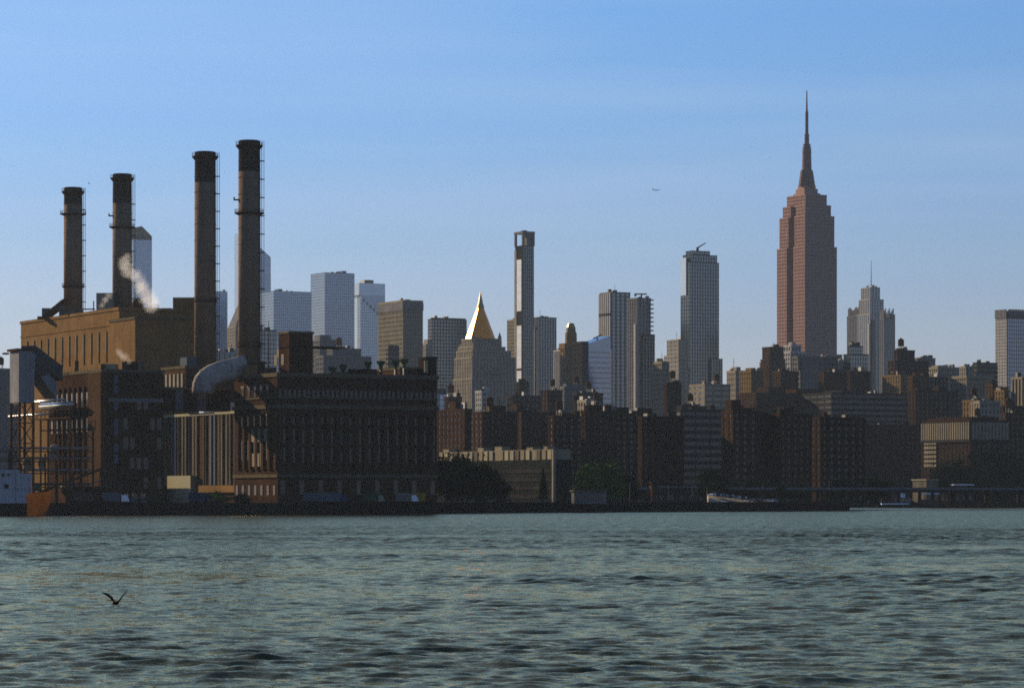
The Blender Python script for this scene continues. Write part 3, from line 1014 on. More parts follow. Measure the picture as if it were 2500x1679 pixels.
for k in range(nS):
    u = mh.Ls * (k + .5) / nS
    put('pilaster', pS, mh.root, loc=(0, mh.Ls * k / nS + 1.0, 11.2))
    if 0 < k < 6:
        for j, z in enumerate((zb + 4.0, zb - 5.4)):
            w = put('window', wSs, mh.root, loc=(-.02, u + .3, z))
            put('lintel', archm, w, loc=(0, 0, 3.3))
        put('window', wSt, mh.root, loc=(-.02, u + .3, zb - 16.4))
        if k < 4:
            put('stone_surround', sur, mh.root, loc=(-.3, u + .9, zb - 10.2))
    put('window', wSs, mh.root, loc=(-.02, u, 3.0))
for k in range(3):
    put('stone_surround', sur, mh.root, loc=(-.3, mh.Ls * (.33 + .09 * k), 12.6))
# gallery bridge from the left wing to the turbine hall wall, square to that wall
yb = mh.uS(568)
br = thing('gallery_bridge', 'dark gallery bridge with pale blue panels linking the brick wings', 'bridge', mh.root.matrix_basis @ Vector((0, yb, 0)), TH)
Db_ = mh.C.y + yb * math.cos(TH)
z0, z1 = Z(1004, Db_) - GZ, Z(953, Db_) - GZ
LB = 44.0
MB().box(-LB, 0, z0, -.8, 6, z1).build('deck_wall', BRICKD, br)
MB().box(-LB, -.3, z1 + .01, -.8, 6.3, z1 + .8).build('coping', STONEB, br)
def bu(px):
    v = (px - CX) / F
    bx_, by_ = br.location.x, br.location.y
    return (v * by_ - bx_) / (math.cos(TH) - v * math.sin(TH))
for (p0, p1) in ((427, 446), (481, 502)):
    MB().box(bu(p0), -.4, z0 + .2, bu(p1), .1, z1 - .1).build('panel', PANEL, br)
# unseen low block added behind the left wing to shade the hall wall
th_ = thing('shadow_block', 'unseen low brick block added behind the left wing for its shadow', 'building', mh.root.matrix_basis @ Vector((0, mh.uS(397), 0)), TH)
MB().box(-13, 0, 0, -.8, 26, 9.5).build('wall', BRICK, th_)
MB().box(-13.3, -.3, 9.51, -.8, 26.3, 10.2).build('roof', ROOF, th_)

# plinth of the stack
def mbox(name, px0, px1, py0, py1, D, m, dep=6.0):
    return lbox(name, px0, px1, py0, py1, D, m, dep, None, mh)
mb_ = mbox('stack_plinth', 580, 641, 883, 930, 1047, BRICK, 10)
mbox('plinth_cap', 577, 645, 881, 885, 1046, STONEB, 11)
mbox('penthouse', 596, 628, 890, 922, 1040, BRICKL, 3)
mbox('roof_block', 849, 918, 901, 921, 1048, BRICKD, 9)
mbox('roof_pipe_rack', 806, 850, 908, 921, 1052, CORR, 4)
mbox('roof_hut', 643, 672, 898, 921, 1040, BRICKO, 6)
# lit penthouse with a true south face
def sub(name, D, xl, xc, xr, yt, m, cap=None):
    lx, ly = mh.local(xc, D)
    q = Block.__new__(Block)
    q.th, q.D, q.z0, q.C = TH, D, GZ, Vector((X(xc, D), D))
    le, ls = q.uE(xr), q.uS(xl)
    z = Z(yt, D) - GZ
    o = MB().box(lx, ly, hm - 3.0, lx + le, ly + ls, z).build(name, m, mh.root)
    if cap:
        MB().box(lx - .3, ly - .3, z + .01, lx + le + .3, ly + ls + .3, z + .8).build('coping', cap, o)
    return o
sub('penthouse', 1062, 916, 977, 1030, 902, BRICKO, STONEB)
sub('corner_tower', 1062, 1022, 1040, 1066, 876, BRICKD, ROOF)
x, y, z = rel(mh, 1040, 895, 1061)
MB().box(x - .6, y - .2, z - 2, x + .6, y + .2, z + 2).build('window', CREAM, mh.root)
tw = sub('roof_tower', 1046, 680, 706, 764, 814, BRICK, STONEB)
lx, ly = mh.local(706, 1046)
for k in range(2):
    MB().box(lx - .15, ly + 4 + 5.5 * k, hm + 5, lx + .05, ly + 6.2 + 5.5 * k, hm + 8.5).build('window', STONE, tw)
MB().box(lx - .25, ly - .25, hm + 10.6, lx + 20, ly + 8, hm + 11.1).build('belt_course', BRICKD, tw)
MB().box(lx - .15, ly + 8, hm + 7.6, lx + .05, ly + 9.8, hm + 10.2).build('window', STONE, tw)
# mushroom ventilators along the roof ridge
vm_ = MB().lathe([(.55, 0), (.55, 1.0), (1.35, 2.3), (1.5, 2.9), (.6, 3.0)], n=12).mesh('roof_ventilator')
vm_.materials.append(GREENP)
for (px, py) in ((838, 908), (898, 901), (930, 899), (966, 897), (987, 894), (812, 914)):
    x, y, z = rel(mh, px, py, 1056)
    o = put('roof_ventilator', vm_, mh.root, loc=(x, y, z - .5))
    MB().box(-.4, -.4, -4, .4, .4, 0).build('ventilator_neck', DSTEEL, o)
x, y, z = rel(mh, 656, 905, 1050)
MB().tube([(x, y, z), (x, y, Z(784, 1050) - GZ)], .22, 6, r1=.06).build('lightning_mast', RUST, mh.root)

# curved flue duct into the stack
fl = thing('flue_duct', 'huge grey curved flue duct sweeping from the bridge to the rightmost smokestack', 'duct', (X(498, 1040), 1040, Z(953, 1040)))
bx, by, bz = fl.location
path = [(496, 1040, 960), (496, 1040, 950), (497, 1040, 941), (500, 1040, 932), (507, 1040, 924), (519, 1040, 916), (538, 1041, 909), (560, 1043, 903), (584, 1046, 897), (606, 1048, 891)]
pts = [Vector((X(a, D) - bx, D - by, Z(c, D) - bz)) for a, D, c in path]
m = MB()
n = 24
hw, dep = 3.6, 3.6
for i, p in enumerate(pts):
    d = (pts[min(i + 1, len(pts) - 1)] - pts[max(i - 1, 0)]).normalized()
    nrm = Vector((-d.z, 0, d.x)).normalized()
    if i == 0:
        nrm = Vector((-1, 0, 0))
    for k in range(n):
        a = 2 * math.pi * k / n
        ca, sa = math.cos(a), math.sin(a)
        ca, sa = math.copysign(abs(ca) ** .7, ca), math.copysign(abs(sa) ** .7, sa)
        m.v.append(tuple(p + nrm * hw * ca + Vector((0, dep * sa, 0))))
for i in range(len(pts) - 1):
    for k in range(n):
        a, b = i * n + k, i * n + (k + 1) % n
        m.f.append((a, b, b + n, a + n))
m.f += [tuple(range(n))[::-1], tuple((len(pts) - 1) * n + k for k in range(n))]
m.build('casing', DUCT, fl, smooth=True)
for i in (2, 4, 6, 7):
    p = pts[i]
    d = (pts[min(i + 1, len(pts) - 1)] - pts[max(i - 1, 0)]).normalized()
    nrm = Vector((-d.z, 0, d.x)).normalized()
    sm = MB()
    for k in range(n):
        a = 2 * math.pi * k / n
        ca, sa = math.cos(a), math.sin(a)
        ca, sa = math.copysign(abs(ca) ** .7, ca), math.copysign(abs(sa) ** .7, sa)
        q = p + nrm * 3.75 * ca + Vector((0, 3.75 * sa, 0))
        sm.v += [tuple(q - d * .15), tuple(q + d * .15)]
    sm.f += [(2 * k, 2 * ((k + 1) % n), 2 * ((k + 1) % n) + 1, 2 * k + 1) for k in range(n)]
    sm.build('stiffener', DUCT, fl)

# pipe racks and yard steelwork in front of the left wing
rk = thing('pipe_rack', 'tangle of rusty pipe racks and gangways below the shiny drum', 'pipe rack', (X(90, 962), 962, GZ), R(6))
m = MB()
for k in range(9):
    x = -12 + k * 3.6
    for y in (0, 5):
        m.box(x - .16, y - .16, 0, x + .16, y + .16, 19 - (k % 3) * 3.4)
m.build('post', RUST, rk, kind='stuff')
for z in (5.2, 9.4, 13.0, 16.0):
    MB().box(-13, -.3, z, 17, 5.3, z + .3).build('gangway', RUST, rk)
    MB().tube([(-14, 1.5, z + 1.1), (16, 1.5, z + 1.1)], .35, 8).build('pipe', BRIGHT if z > 9 else STEEL, rk)
    mm = MB()
    for k in range(16):
        mm.box(-13 + k * 2 - .04, -.3, z + .3, -13 + k * 2 + .04, -.22, z + 1.4)
    mm.tube([(-13, -.26, z + 1.4), (17, -.26, z + 1.4)], .06, 4)
    mm.build('railing', RUST, rk, kind='stuff')
for (x, z) in ((-3, 10.4), (1.5, 10.4), (5.0, 14.2)):
    MB().lathe([(1.1, z), (1.2, z + .3), (1.2, z + 3.3), (.9, z + 3.9), (.1, z + 4.1)], n=12, cx=x, cy=2.4).build('vessel', STONE, rk)
MB().tube([(10, -1, 1), (16, -1, 6.5), (20, -1, 7.4)], .22, 6).build('pipe', STEEL, rk)
cb = thing('coal_conveyor', 'thin inclined yard conveyor with handrail before the brick wing', 'conveyor', (X(130, 952), 952, GZ), R(4))
beam(Vector((-6, 0, 3)), Vector((16, 2, 11.5)), 1.2, .8).build('conveyor_bridge', RUST, cb)
for (x, z) in ((-2, 4.2), (6, 7.3), (14, 10.4)):
    MB().tube([(x, 0, z), (x - 1, 0, 0)], .15, 4).tube([(x, 0, z), (x + 1, 0, 0)], .15, 4).build('trestle', RUST, cb)
yf = thing('transformer_yard', 'row of yard transformers under a steel frame beside the left wing', 'substation', (X(275, 958), 958, GZ), 0)
m = MB()
for k in range(7):
    m.box(k * 1.7 - .1, 0, 0, k * 1.7 + .1, .2, 6.6)
m.box(0, 0, 6.4, 10.4, .2, 6.7).box(0, 0, 3.4, 10.4, .2, 3.6)
m.build('steel_frame', RUST, yf)
for k in range(4):
    o = MB().box(.5 + k * 2.5, 1.2, 0, 2.3 + k * 2.5, 3.2, 2.6).build('transformer', STEEL, yf)
    MB().lathe([(.14, 2.6), (.22, 3.0), (.1, 3.5)], n=6, cx=1.0 + k * 2.5, cy=2.2).lathe([(.14, 2.6), (.22, 3.0), (.1, 3.5)], n=6, cx=1.8 + k * 2.5, cy=2.2).build('bushing', CREAM, o)
sh = Block('yard_shed', 'low rust red shed with flat roof at the foot of the left wing', 'shed', 962, 150, 160, 300)
MB().box(0, 0, 0, sh.Le, sh.Ls, 5.2).build('wall', RUST, sh.root)
MB().box(-.4, -.4, 5.21, sh.Le + .4, sh.Ls + .4, 5.7).build('roof', DSTEEL, sh.root)
for k in range(5):
    MB().box(sh.Le * (.1 + .18 * k), -.12, 0, sh.Le * (.1 + .18 * k) + 2.4, .1, 3.6).build('roller_door', CONCD, sh.root)

# ------------------------------------------------------------------ the tall towers
# stepped skyscraper with mast and antenna
eb = Block('art_deco_skyscraper', 'tallest rosy limestone skyscraper with stepped crown, mast and antenna', 'skyscraper', 3486, 1898, 1965, 2042)
Le, Ls = eb.Le, eb.Ls
ST = dict(gl=G_WIN, wall=LIMEP, fh=3.9, sp=0.44, bay=2.9, pw=1.25, pd=0.3, proud=0.10, top=1.2)
def ebt(f, zb_, yt, recess=True, dd=0.0):
    ax, ay = Le * (1 - f) / 2, Ls * (1 - f) / 2
    zt = eb.zc(yt)
    if recess:
        y0, y1 = ay, Ls - ay
        k0, k1 = y0 + (y1 - y0) * .40, y0 + (y1 - y0) * .66
        facade(eb.root, ax, y0, Le - ax, k0, zb_, zt, **ST)
        facade(eb.root, ax, k1, Le - ax, y1, zb_, zt, **ST)
        facade(eb.root, ax + 12, k0 + .5, Le - ax - 12, k1 - .5, zb_, zt - 4, **ST)
    else:
        facade(eb.root, ax, ay, Le - ax, Ls - ay, zb_, zt, **ST)
    return zt
z = ebt(1.0, 0, 603)
z = ebt(.915, z + .02, 527)
z = ebt(.80, z + .02, 500)
z = ebt(.66, z + .02, 474, False)
facade(eb.root, -14, -8, Le + 10, Ls + 14, 0, eb.zc(882), **ST)
facade(eb.root, -4, -3, Le + 5, Ls + 5, eb.zc(882) + .02, eb.zc(866), **ST)
cx, cy = Le / 2, Ls / 2
p = 3486 / F
def ring(w, y):
    return (w * p / 2, eb.zc(y))
m = MB()
for (w, y0, y1) in ((66, 474, 466), (54, 466, 455), (44, 455, 447)):
    r = w * p / 2 * .72
    m.box(cx - r, cy - r, eb.zc(y0), cx + r, cy + r, eb.zc(y1))
m.build('crown_step', LIMEP, eb.root)
MB().lathe([ring(27, 448), ring(25, 405), ring(24, 404), ring(22, 368), ring(23, 366), ring(21, 352), ring(16, 347)], n=16, cx=cx, cy=cy).build('mast_drum', SILVER, eb.root)
m = MB()
for k in range(4):
    a = math.pi / 4 * 0 + k * math.pi / 2
    c, s = math.cos(a), math.sin(a)
    def pt(r, t, zz):
        return (cx + r * c - t * s, cy + r * s + t * c, zz)
    ro, ri, zb_, zt = 46 * p / 2 * .95, 31 * p / 2, eb.zc(448), eb.zc(408)
    m.hexa([pt(0, -2.2, zb_), pt(ro, -2.2, zb_), pt(ro, 2.2, zb_), pt(0, 2.2, zb_)], [pt(0, -1.6, zt), pt(ri, -1.6, zt), pt(ri, 1.6, zt), pt(0, 1.6, zt)])
m.build('mast_buttress', SILVER, eb.root, kind='stuff')
MB().lathe([ring(19, 347), ring(19, 344), ring(12, 343), ring(11, 321), ring(13, 320), ring(8, 318), ring(7.5, 264), ring(5, 262), ring(3.6, 240), ring(2.4, 212)], n=10, cx=cx, cy=cy).build('antenna', SILVER, eb.root)

# gilded pyramid tower
ny = Block('gilded_pyramid_tower', 'stone tower crowned by a gleaming golden pyramid roof', 'skyscraper', 2942, 1108, 1152, 1259)
NS = dict(gl=G_WIN, wall=STONE, fh=3.9, sp=0.22, bay=3.4, pw=1.6, pd=0.35, proud=0.25, top=1.0)
facade(ny.root, 0, 0, ny.Le, ny.Ls, 0, ny.zc(925), **NS)
def nyt(xl, xc, xr, yb, yt, D):
    lx, ly = ny.local(xc, D)
    q = Block.__new__(Block)
    q.th, q.D, q.z0, q.C = TH, D, GZ, Vector((X(xc, D), D))
    facade(ny.root, lx, ly, lx + q.uE(xr), ly + q.uS(xl), ny.zc(yb) + .02, ny.zc(yt), **NS)
    return lx, ly, lx + q.uE(xr), ly + q.uS(xl)
nyt(1112, 1153, 1257, 925, 873, 2945)
nyt(1116, 1154, 1246, 873, 856, 2948)
nyt(1120, 1155, 1232, 856, 846, 2952)
bx0, by0, bx1, by1 = nyt(1124, 1156, 1220, 846, 826, 2955)
p = 2970 / F
cx, cy = ny.local(1173, 2970)
zb_ = ny.zc(826) + 1
base_r, top_r = 36.5 * p, 8.2 * p
z1, z2 = Z(752, 2970) - GZ, Z(711, 2970) - GZ
MB().lathe([(base_r, zb_), (base_r * .97, zb_ + 1.2), (top_r, z1)], n=8, cx=cx, cy=cy, rot=math.pi / 8).build('gilded_pyramid', GOLD, ny.root)
MB().lathe([(top_r * 1.12, z1), (top_r * 1.0, z1 + 3), (top_r * .82, z1 + 3.2), (top_r * .55, z1 + 8.0), (.12, z2)], n=8, cx=cx, cy=cy, rot=math.pi / 8).build('lantern', COPPER, ny.root)
for (fx, fy) in ((0, 0), (1, 0), (0, 1), (1, 1)):
    x, y = bx0 + (bx1 - bx0) * fx, by0 + (by1 - by0) * fy
    MB().lathe([(1.9, zb_ - 4), (1.9, zb_ + 1.5), (.1, zb_ + 6)], n=6, cx=x, cy=y).build('pinnacle', STONE, ny.root)
x, y = ny.local(1219, 2990)
MB().lathe([(2.6, ny.zc(846)), (2.6, ny.zc(826)), (.1, ny.zc(812))], n=6, cx=x, cy=y).build('pinnacle', STONE, ny.root)
MB().box(ny.uE(1190), -.9, ny.zc(912), ny.uE(1228), .1, ny.zc(904)).build('pale_frieze', PANEL, ny.root)

# pencil tower with open frame top and pale lift strip
pt_ = Block('pencil_tower', 'slimmest pencil tower with pale striped left face and open frame top', 'skyscraper', 3204, 1259, 1277, 1302)
h = pt_.zc(600)
facade(pt_.root, 0, 0, pt_.Le, pt_.Ls, 0, h, gl=G_TEAL, wall=CONCD, fh=3.9, sp=0.12, bay=2.3, pw=.9, pd=.25, proud=.2, top=.5)
for (a, b) in ((634, 758), (795, 898), (905, 934)):
    MB().box(-1.0, pt_.Ls * .12, pt_.zc(b), .1, pt_.Ls * .74, pt_.zc(a)).build('pale_glass_strip', G_WHITE, pt_.root)
    m = MB()
    n = int((pt_.zc(a) - pt_.zc(b)) / 7.8)
    for k in range(n + 1):
        zz = pt_.zc(b) + (pt_.zc(a) - pt_.zc(b)) * k / n
        m.box(-1.15, pt_.Ls * .11, zz - .35, .05, pt_.Ls * .75, zz + .35)
    m.build('strip_transom', STEEL, pt_.root, kind='stuff')
MB().box(-1.2, pt_.Ls * .78, 0, .1, pt_.Ls + .6, pt_.zc(608)).build('edge_pier', CONCT, pt_.root)
m = MB()
ht = pt_.zc(570)
for (x, y) in ((0, 0), (pt_.Le, 0), (0, pt_.Ls), (pt_.Le, pt_.Ls), (pt_.Le * .5, 0)):
    m.box(x - 1.1, y - 1.1, h, x + 1.1, y + 1.1, ht)
m.build('frame_post', CONC, pt_.root, kind='stuff')
MB().box(-1.3, -1.3, ht, pt_.Le + 1.3, pt_.Ls + 1.3, ht + 2.2).build('frame_ring', CONC, pt_.root)
MB().box(pt_.Le * .55, 1, h, pt_.Le - .5, pt_.Ls * .5, ht - .1).build('core', CONC, pt_.root)
MB().box(2, 2, ht + 2.2, pt_.Le * .5, pt_.Ls * .5, ht + 3.4).build('core_head', CONCD, pt_.root)

# dark glass tower with chamfered crown and crane
dg = Block('dark_glass_tower', 'dark blue green glass tower with peaked crown and roof crane', 'skyscraper', 3150, 1663, 1684, 1754)
DS = dict(gl=G_TEAL, wall=MULD, fh=3.6, sp=.14, bay=3.0, pw=.5, pd=.15, proud=.25, top=.4)
h = dg.zc(640)
facade(dg.root, 0, 0, dg.Le, dg.Ls, 0, h, **DS)
facade(dg.root, dg.Le * .05, dg.Ls * .05, dg.Le * .95, dg.Ls * .9, h + .4, dg.zc(622), **DS)
facade(dg.root, dg.Le * .12, dg.Ls * .12, dg.Le * .72, dg.Ls * .8, dg.zc(622) + .4, dg.zc(612), **DS)
MB().box(-.9, dg.Ls * .35, dg.zc(720), .1, dg.Ls * .98, dg.zc(628)).build('pale_glass_strip', G_PALE, dg.root)
facade(dg.root, dg.Le * .7, -2.5, dg.Le + 2.6, dg.Ls * .8, 0, dg.zc(875), **DS)
cr_ = thing('roof_crane', 'small crane with raised jib on the dark glass tower', 'crane', (X(1703, 3165), 3165, Z(611, 3165)))
MB().box(-1.2, -1.2, -1, 1.2, 1.2, 3).build('mast', RUST, cr_)
MB().tube([(0, 0, 2.5), (8.2, 0, 7.2)], .75, 5, r1=.45).build('jib', RUST, cr_)

# twin residential towers
ta = building('stone_strip_tower', 'tower with pale vertical strips on its upper left face', 'skyscraper', 2990, 1466, 1493, 1537, 715, 'vgrey', gl=G_TEAL, bay=4.6, pw=1.5, sp=.2)
MB().box(-1.0, 1, ta.zc(780), .05, ta.Ls - 1, ta.zc(718)).build('pale_glass_strip', G_PALE, ta.root)
m = MB()
for k in range(6):
    m.box(-1.7, ta.Ls * k / 5.3, ta.zc(850), .05, ta.Ls * k / 5.3 + 2.0, ta.zc(716))
m.build('pale_fin', CONCW, ta.root, kind='stuff')
MB().box(-1.9, 0, ta.zc(770), -.1, ta.Ls, ta.zc(764)).build('transfer_band', CONCD, ta.root)
tb = building('balcony_tower', 'dark tower with balconies down its right edge and crane on top', 'skyscraper', 2930, 1534, 1556, 1587, 729, 'vgrey', gl=G_DARK, bay=3.6, pw=1.6, sp=.25)
facade(tb.root, tb.Le * .3, -2, tb.Le + 3.2, tb.Ls * .8, 0, tb.zc(820), gl=G_DARK, wall=CONCD, fh=3.5, sp=.3, bay=3.4, pw=1.2)
m = MB()
for k in range(9):
    zz = tb.zc(818) + k * 4.0
    m.box(tb.Le - 3, -1, zz, tb.Le + 3.4, 6, zz + 1.1)
m.build('balcony', CONCD, tb.root, kind='stuff')
MB().box(-1.1, tb.Ls * .1, 0, .05, tb.Ls * .28, tb.zc(790)).build('pale_fin', CONCW, tb.root)
cr2 = thing('roof_crane', 'flat-topped crane standing on the balcony tower', 'crane', (X(1566, 2945), 2945, Z(729, 2945)))
MB().box(-.7, -.7, -1, .7, .7, 4.2).build('mast', RUST, cr2)
MB().box(-6.5, -.6, 3.6, 5.0, .6, 4.8).build('jib', RUST, cr2)
MB().box(-6.5, -.9, 2.2, -4.6, .9, 3.6).build('counterweight', CONCD, cr2)

# sloping blue glass tower
sg = Block('sloping_glass_tower', 'blue glass tower with sloping roofline left of the twin towers', 'skyscraper', 2500, 1431, 1437, 1496)
z0_, z1_ = sg.zc(838), sg.zE(1488, 820)
MB().hexa([(0, 0, 0), (sg.Le, 0, 0), (sg.Le, 18, 0), (0, 18, 0)], [(0, 0, z0_), (sg.Le * .9, 0, z1_), (sg.Le * .9, 18, z1_), (0, 18, z0_)]).build('glazing', G_NIGHT, sg.root)
m = MB()
for k in range(int(z0_ / 4)):
    m.box(-.12, -.12, k * 4.0, sg.Le * (1 - .1 * k * 4 / z0_) - .1, .05, k * 4.0 + .5)
m.build('floor_band', STEEL, sg.root, kind='stuff')
facade(sg.root, -4.6, 2, -.02, 16, 0, sg.zc(838), gl=G_WIN, wall=CONCD, fh=3.6, sp=.3, bay=3, pw=1.4)
cr3 = thing('roof_crane', 'low crane with slanting jib on the sloping blue glass tower', 'crane', (X(1458, 2508), 2508, Z(834, 2508)))
MB().box(-.5, -.5, 0, .5, .5, 4).build('mast', DSTEEL, cr3)
MB().tube([(-3.2, 0, 2.4), (4.0, 0, 5.8)], .5, 5).build('jib', DSTEEL, cr3)

# ornate tower with gilded octagonal crown
oc = Block('octagonal_crown_tower', 'brown tower with octagonal gilded crown between grey towers', 'skyscraper', 2600, 1369, 1379, 1410)
OS = dict(gl=G_WIN, wall=BRICKL, fh=3.5, sp=.35, bay=3.0, pw=1.5, pd=.3, proud=.2, top=.6)
facade(oc.root, 0, 0, oc.Le, oc.Ls, 0, oc.zc(853), **OS)
MB().box(-1.2, -1.6, oc.zc(853) + .7, oc.Le + 3.4, oc.Ls + 1, oc.zc(838)).build('corbelled_gallery', BRICKL, oc.root)
cx, cy = oc.local(1394, 2606)
p = 2606 / F
MB().lathe([(14.5 * p, oc.zc(838)), (14 * p, oc.zc(812)), (11.5 * p, oc.zc(809)), (11 * p, oc.zc(798))], n=8, cx=cx, cy=cy, rot=.3).build('crown_drum', BRICKL, oc.root)
MB().lathe([(10.5 * p, oc.zc(798)), (8.5 * p, oc.zc(792)), (6.5 * p, oc.zc(788))], n=8, cx=cx, cy=cy, rot=.3).build('crown_cap', COPPER, oc.root)
MB().box(-.7, oc.Ls * .35, 0, .05, oc.Ls * .6, oc.zc(860)).build('pale_fin', STONE, oc.root)

# far left: glass giants
hy1 = Block('crystal_glass_tower', 'distant slanted blue glass tower behind the rightmost smokestack', 'skyscraper', 4930, 588, 592, 664)
za, zb2 = hy1.zc(568), hy1.zE(662, 628)
xk = hy1.uE(637)
zk = hy1.zE(637, 606)
m = MB()
D_ = hy1.Ls + 25
m.hexa([(0, 0, 0), (xk, 0, 0), (xk, D_, 0), (0, D_, 0)], [(0, 0, za), (xk, 0, zk), (xk, D_, zk), (0, D_, za)])
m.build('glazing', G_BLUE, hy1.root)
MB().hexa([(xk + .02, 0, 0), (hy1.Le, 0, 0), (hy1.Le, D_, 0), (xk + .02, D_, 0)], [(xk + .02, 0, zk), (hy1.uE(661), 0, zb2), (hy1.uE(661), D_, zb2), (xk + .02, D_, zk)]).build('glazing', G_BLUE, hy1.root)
m = MB()
for k in range(60):
    m.box(-.3, -.3, k * 5.5, hy1.Le * .995 - k * .15, .1, k * 5.5 + .7)
m.build('floor_band', DSTEEL, hy1.root, kind='stuff')
hy2 = Block('curved_glass_tower', 'distant blue glass tower with sloped dark top behind the second smokestack', 'skyscraper', 4700, 318, 326, 371)
zz = hy2.zc(585)
MB().box(0, 0, 0, hy2.Le, 25, zz).build('glazing', G_BLUE, hy2.root)
zp, zr = hy2.zE(345, 552), hy2.zE(370, 577)
xm_ = hy2.Le * .45
MB().hexa([(0, 0, zz), (xm_, 0, zz), (xm_, 25, zz), (0, 25, zz)], [(1, 0, zp - 3), (xm_, 0, zp), (xm_, 25, zp), (1, 25, zp - 3)]).build('sloped_crown', MULD, hy2.root)
MB().hexa([(xm_ + .02, 0, zz), (hy2.Le, 0, zz), (hy2.Le, 25, zz), (xm_ + .02, 25, zz)], [(xm_ + .02, 0, zp), (hy2.Le, 0, zr), (hy2.Le, 25, zr), (xm_ + .02, 25, zp)]).build('sloped_crown', MULD, hy2.root)
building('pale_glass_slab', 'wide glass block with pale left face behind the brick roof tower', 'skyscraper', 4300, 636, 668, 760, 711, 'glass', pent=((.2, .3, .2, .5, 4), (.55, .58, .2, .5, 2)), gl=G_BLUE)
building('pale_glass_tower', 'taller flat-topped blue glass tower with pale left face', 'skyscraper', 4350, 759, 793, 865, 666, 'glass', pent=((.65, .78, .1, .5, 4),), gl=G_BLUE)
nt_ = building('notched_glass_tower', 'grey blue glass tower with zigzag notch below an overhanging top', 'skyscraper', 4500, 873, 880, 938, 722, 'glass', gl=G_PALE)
w = nt_.Le
zz = nt_.zc(722)
zt = nt_.zc(691)
MB().box(-3.5, -3, zz + .7, w, nt_.Ls + 25, zt).build('overhang', G_PALE, nt_.root)
m = MB()
for k in range(7):
    m.box(w * k / 7, -2.9, zz - 4 - k * 4.4, w, .3, zz + .6 - k * 4.4 + .1 * k)
m.build('notch_step', G_BLUE, nt_.root)
MB().box(w * .22, 4, zt, w * .6, 18, zt + 5).build('penthouse', DSTEEL, nt_.root)
MB().box(0, 2, nt_.zc(930), w * .99, nt_.Ls + 24, nt_.zc(722)).build('rear_mass', G_PALE, nt_.root)
cs = building('tan_grid_tower', 'tan concrete slab tower with dark right side and dark top band', 'skyscraper', 2700, 925, 984, 1031, 737, 'tan')
MB().box(-.8, -.8, cs.zc(757), cs.Le + .8, cs.Ls + .8, cs.zc(739)).build('crown_band', CONC, cs.root)
cs2 = building('slanted_masonry_tower', 'grey masonry tower with slanting left edge behind the rightmost smokestack', 'skyscraper', 3500, 556, 575, 625, 800, 'stone')
MB().hexa([(0, 0, cs2.h + 1), (cs2.Le, 0, cs2.h + 1), (cs2.Le, cs2.Ls, cs2.h + 1), (0, cs2.Ls, cs2.h + 1)], [(cs2.Le * .5, cs2.Ls * .1, cs2.zc(725)), (cs2.Le, cs2.Ls * .1, cs2.zc(725)), (cs2.Le, cs2.Ls * .6, cs2.zc(725)), (cs2.Le * .5, cs2.Ls * .6, cs2.zc(725))]).build('sloped_crown', CONC, cs2.root)
building('blue_slab_tower', 'narrow blue tower just right of the third smokestack', 'skyscraper', 4400, 500, 520, 555, 712, 'glass')
lt = building('dark_block_tower', 'dark flat-topped tower left of the golden pyramid', 'skyscraper', 3300, 1045, 1054, 1139, 780, 'glasst', wall=CONCD, sp=.3, bay=3.4, pw=.9, tiers=((1052, 1058, 1136, 777, 4),))
building('pale_stepped_annexe', 'pale low block tucked left of the dark flat-topped tower', 'building', 3150, 1028, 1040, 1056, 843, 'stone', pent=((.3, .9, .1, .9, 6),))
t9 = building('grey_slab_tower', 'grey slab tower with pale fin behind the pencil tower', 'skyscraper', 3350, 1296, 1312, 1357, 776, 'vgrey', gl=G_TEAL)
MB().box(-1.6, t9.Ls * .25, 0, .05, t9.Ls * .8, t9.zc(800)).build('pale_fin', CONCW, t9.root)
MB().box(-2.2, t9.Ls * .1, t9.zc(803), 3, t9.Ls, t9.zc(796)).build('fin_head', CONC, t9.root)
building('tan_stub_tower', 'tan tower peeping out left of the pencil tower', 'building', 3400, 1239, 1259, 1278, 783, 'tan')
building('pale_fin_block', 'pale vertically striped block left of the octagonal crown tower', 'building', 2700, 1354, 1369, 1380, 857, 'vpale')
# right-hand group
bt = building('stepped_white_tower', 'pale stepped tower with thin antenna right of the tallest skyscraper', 'skyscraper', 3800, 2094, 2124, 2184, 768, 'vgrey', wall=CONCW, gl=G_TEAL, tiers=((2098, 2124, 2156, 732, 3), (2103, 2124.5, 2147, 703, 6)), bay=4.0, pw=1.0)
x, y = bt.local(2127, 3812)
MB().tube([(x, y, bt.h), (x, y, bt.h + 33)], .55, 5, r1=.25).build('antenna', STEEL, bt.root)
MB().box(-1.2, 0, 0, -.4, bt.Ls * .1, bt.zc(790)).build('pale_fin', CONCW, bt.root)
lf = building('spiky_top_tower', 'grey tower with spiky open crown left of the pale stepped tower', 'skyscraper', 3850, 2069, 2095, 2106, 772, 'vgrey', gl=G_TEAL)
rf = building('spiky_top_tower', 'dark tower with spiky open crown right of the pale stepped tower', 'skyscraper', 3780, 2150, 2158, 2183, 778, 'vgrey', gl=G_TEAL)
for b_, n_ in ((lf, 8), (rf, 8)):
    m = MB()
    for k in range(n_):
        m.box(b_.Le * k / n_, -.4, b_.h, b_.Le * k / n_ + 1.0, .6, b_.h + 10 + 3 * math.sin(k * 2.1))
        m.box(-.4, b_.Ls * k / n_, b_.h, .6, b_.Ls * k / n_ + 1.4, b_.h + 9.5 + 2 * math.sin(k * 1.3))
    m.build('crown_fin', CONC, b_.root, kind='stuff')
building('dark_cap_office', 'dark office block with glassy blue front before the pale stepped tower', 'building', 2500, 2060, 2076, 2120, 866, 'glasst', wall=CONCD, sp=.12, tiers=((2071, 2078, 2106, 846, 5),))
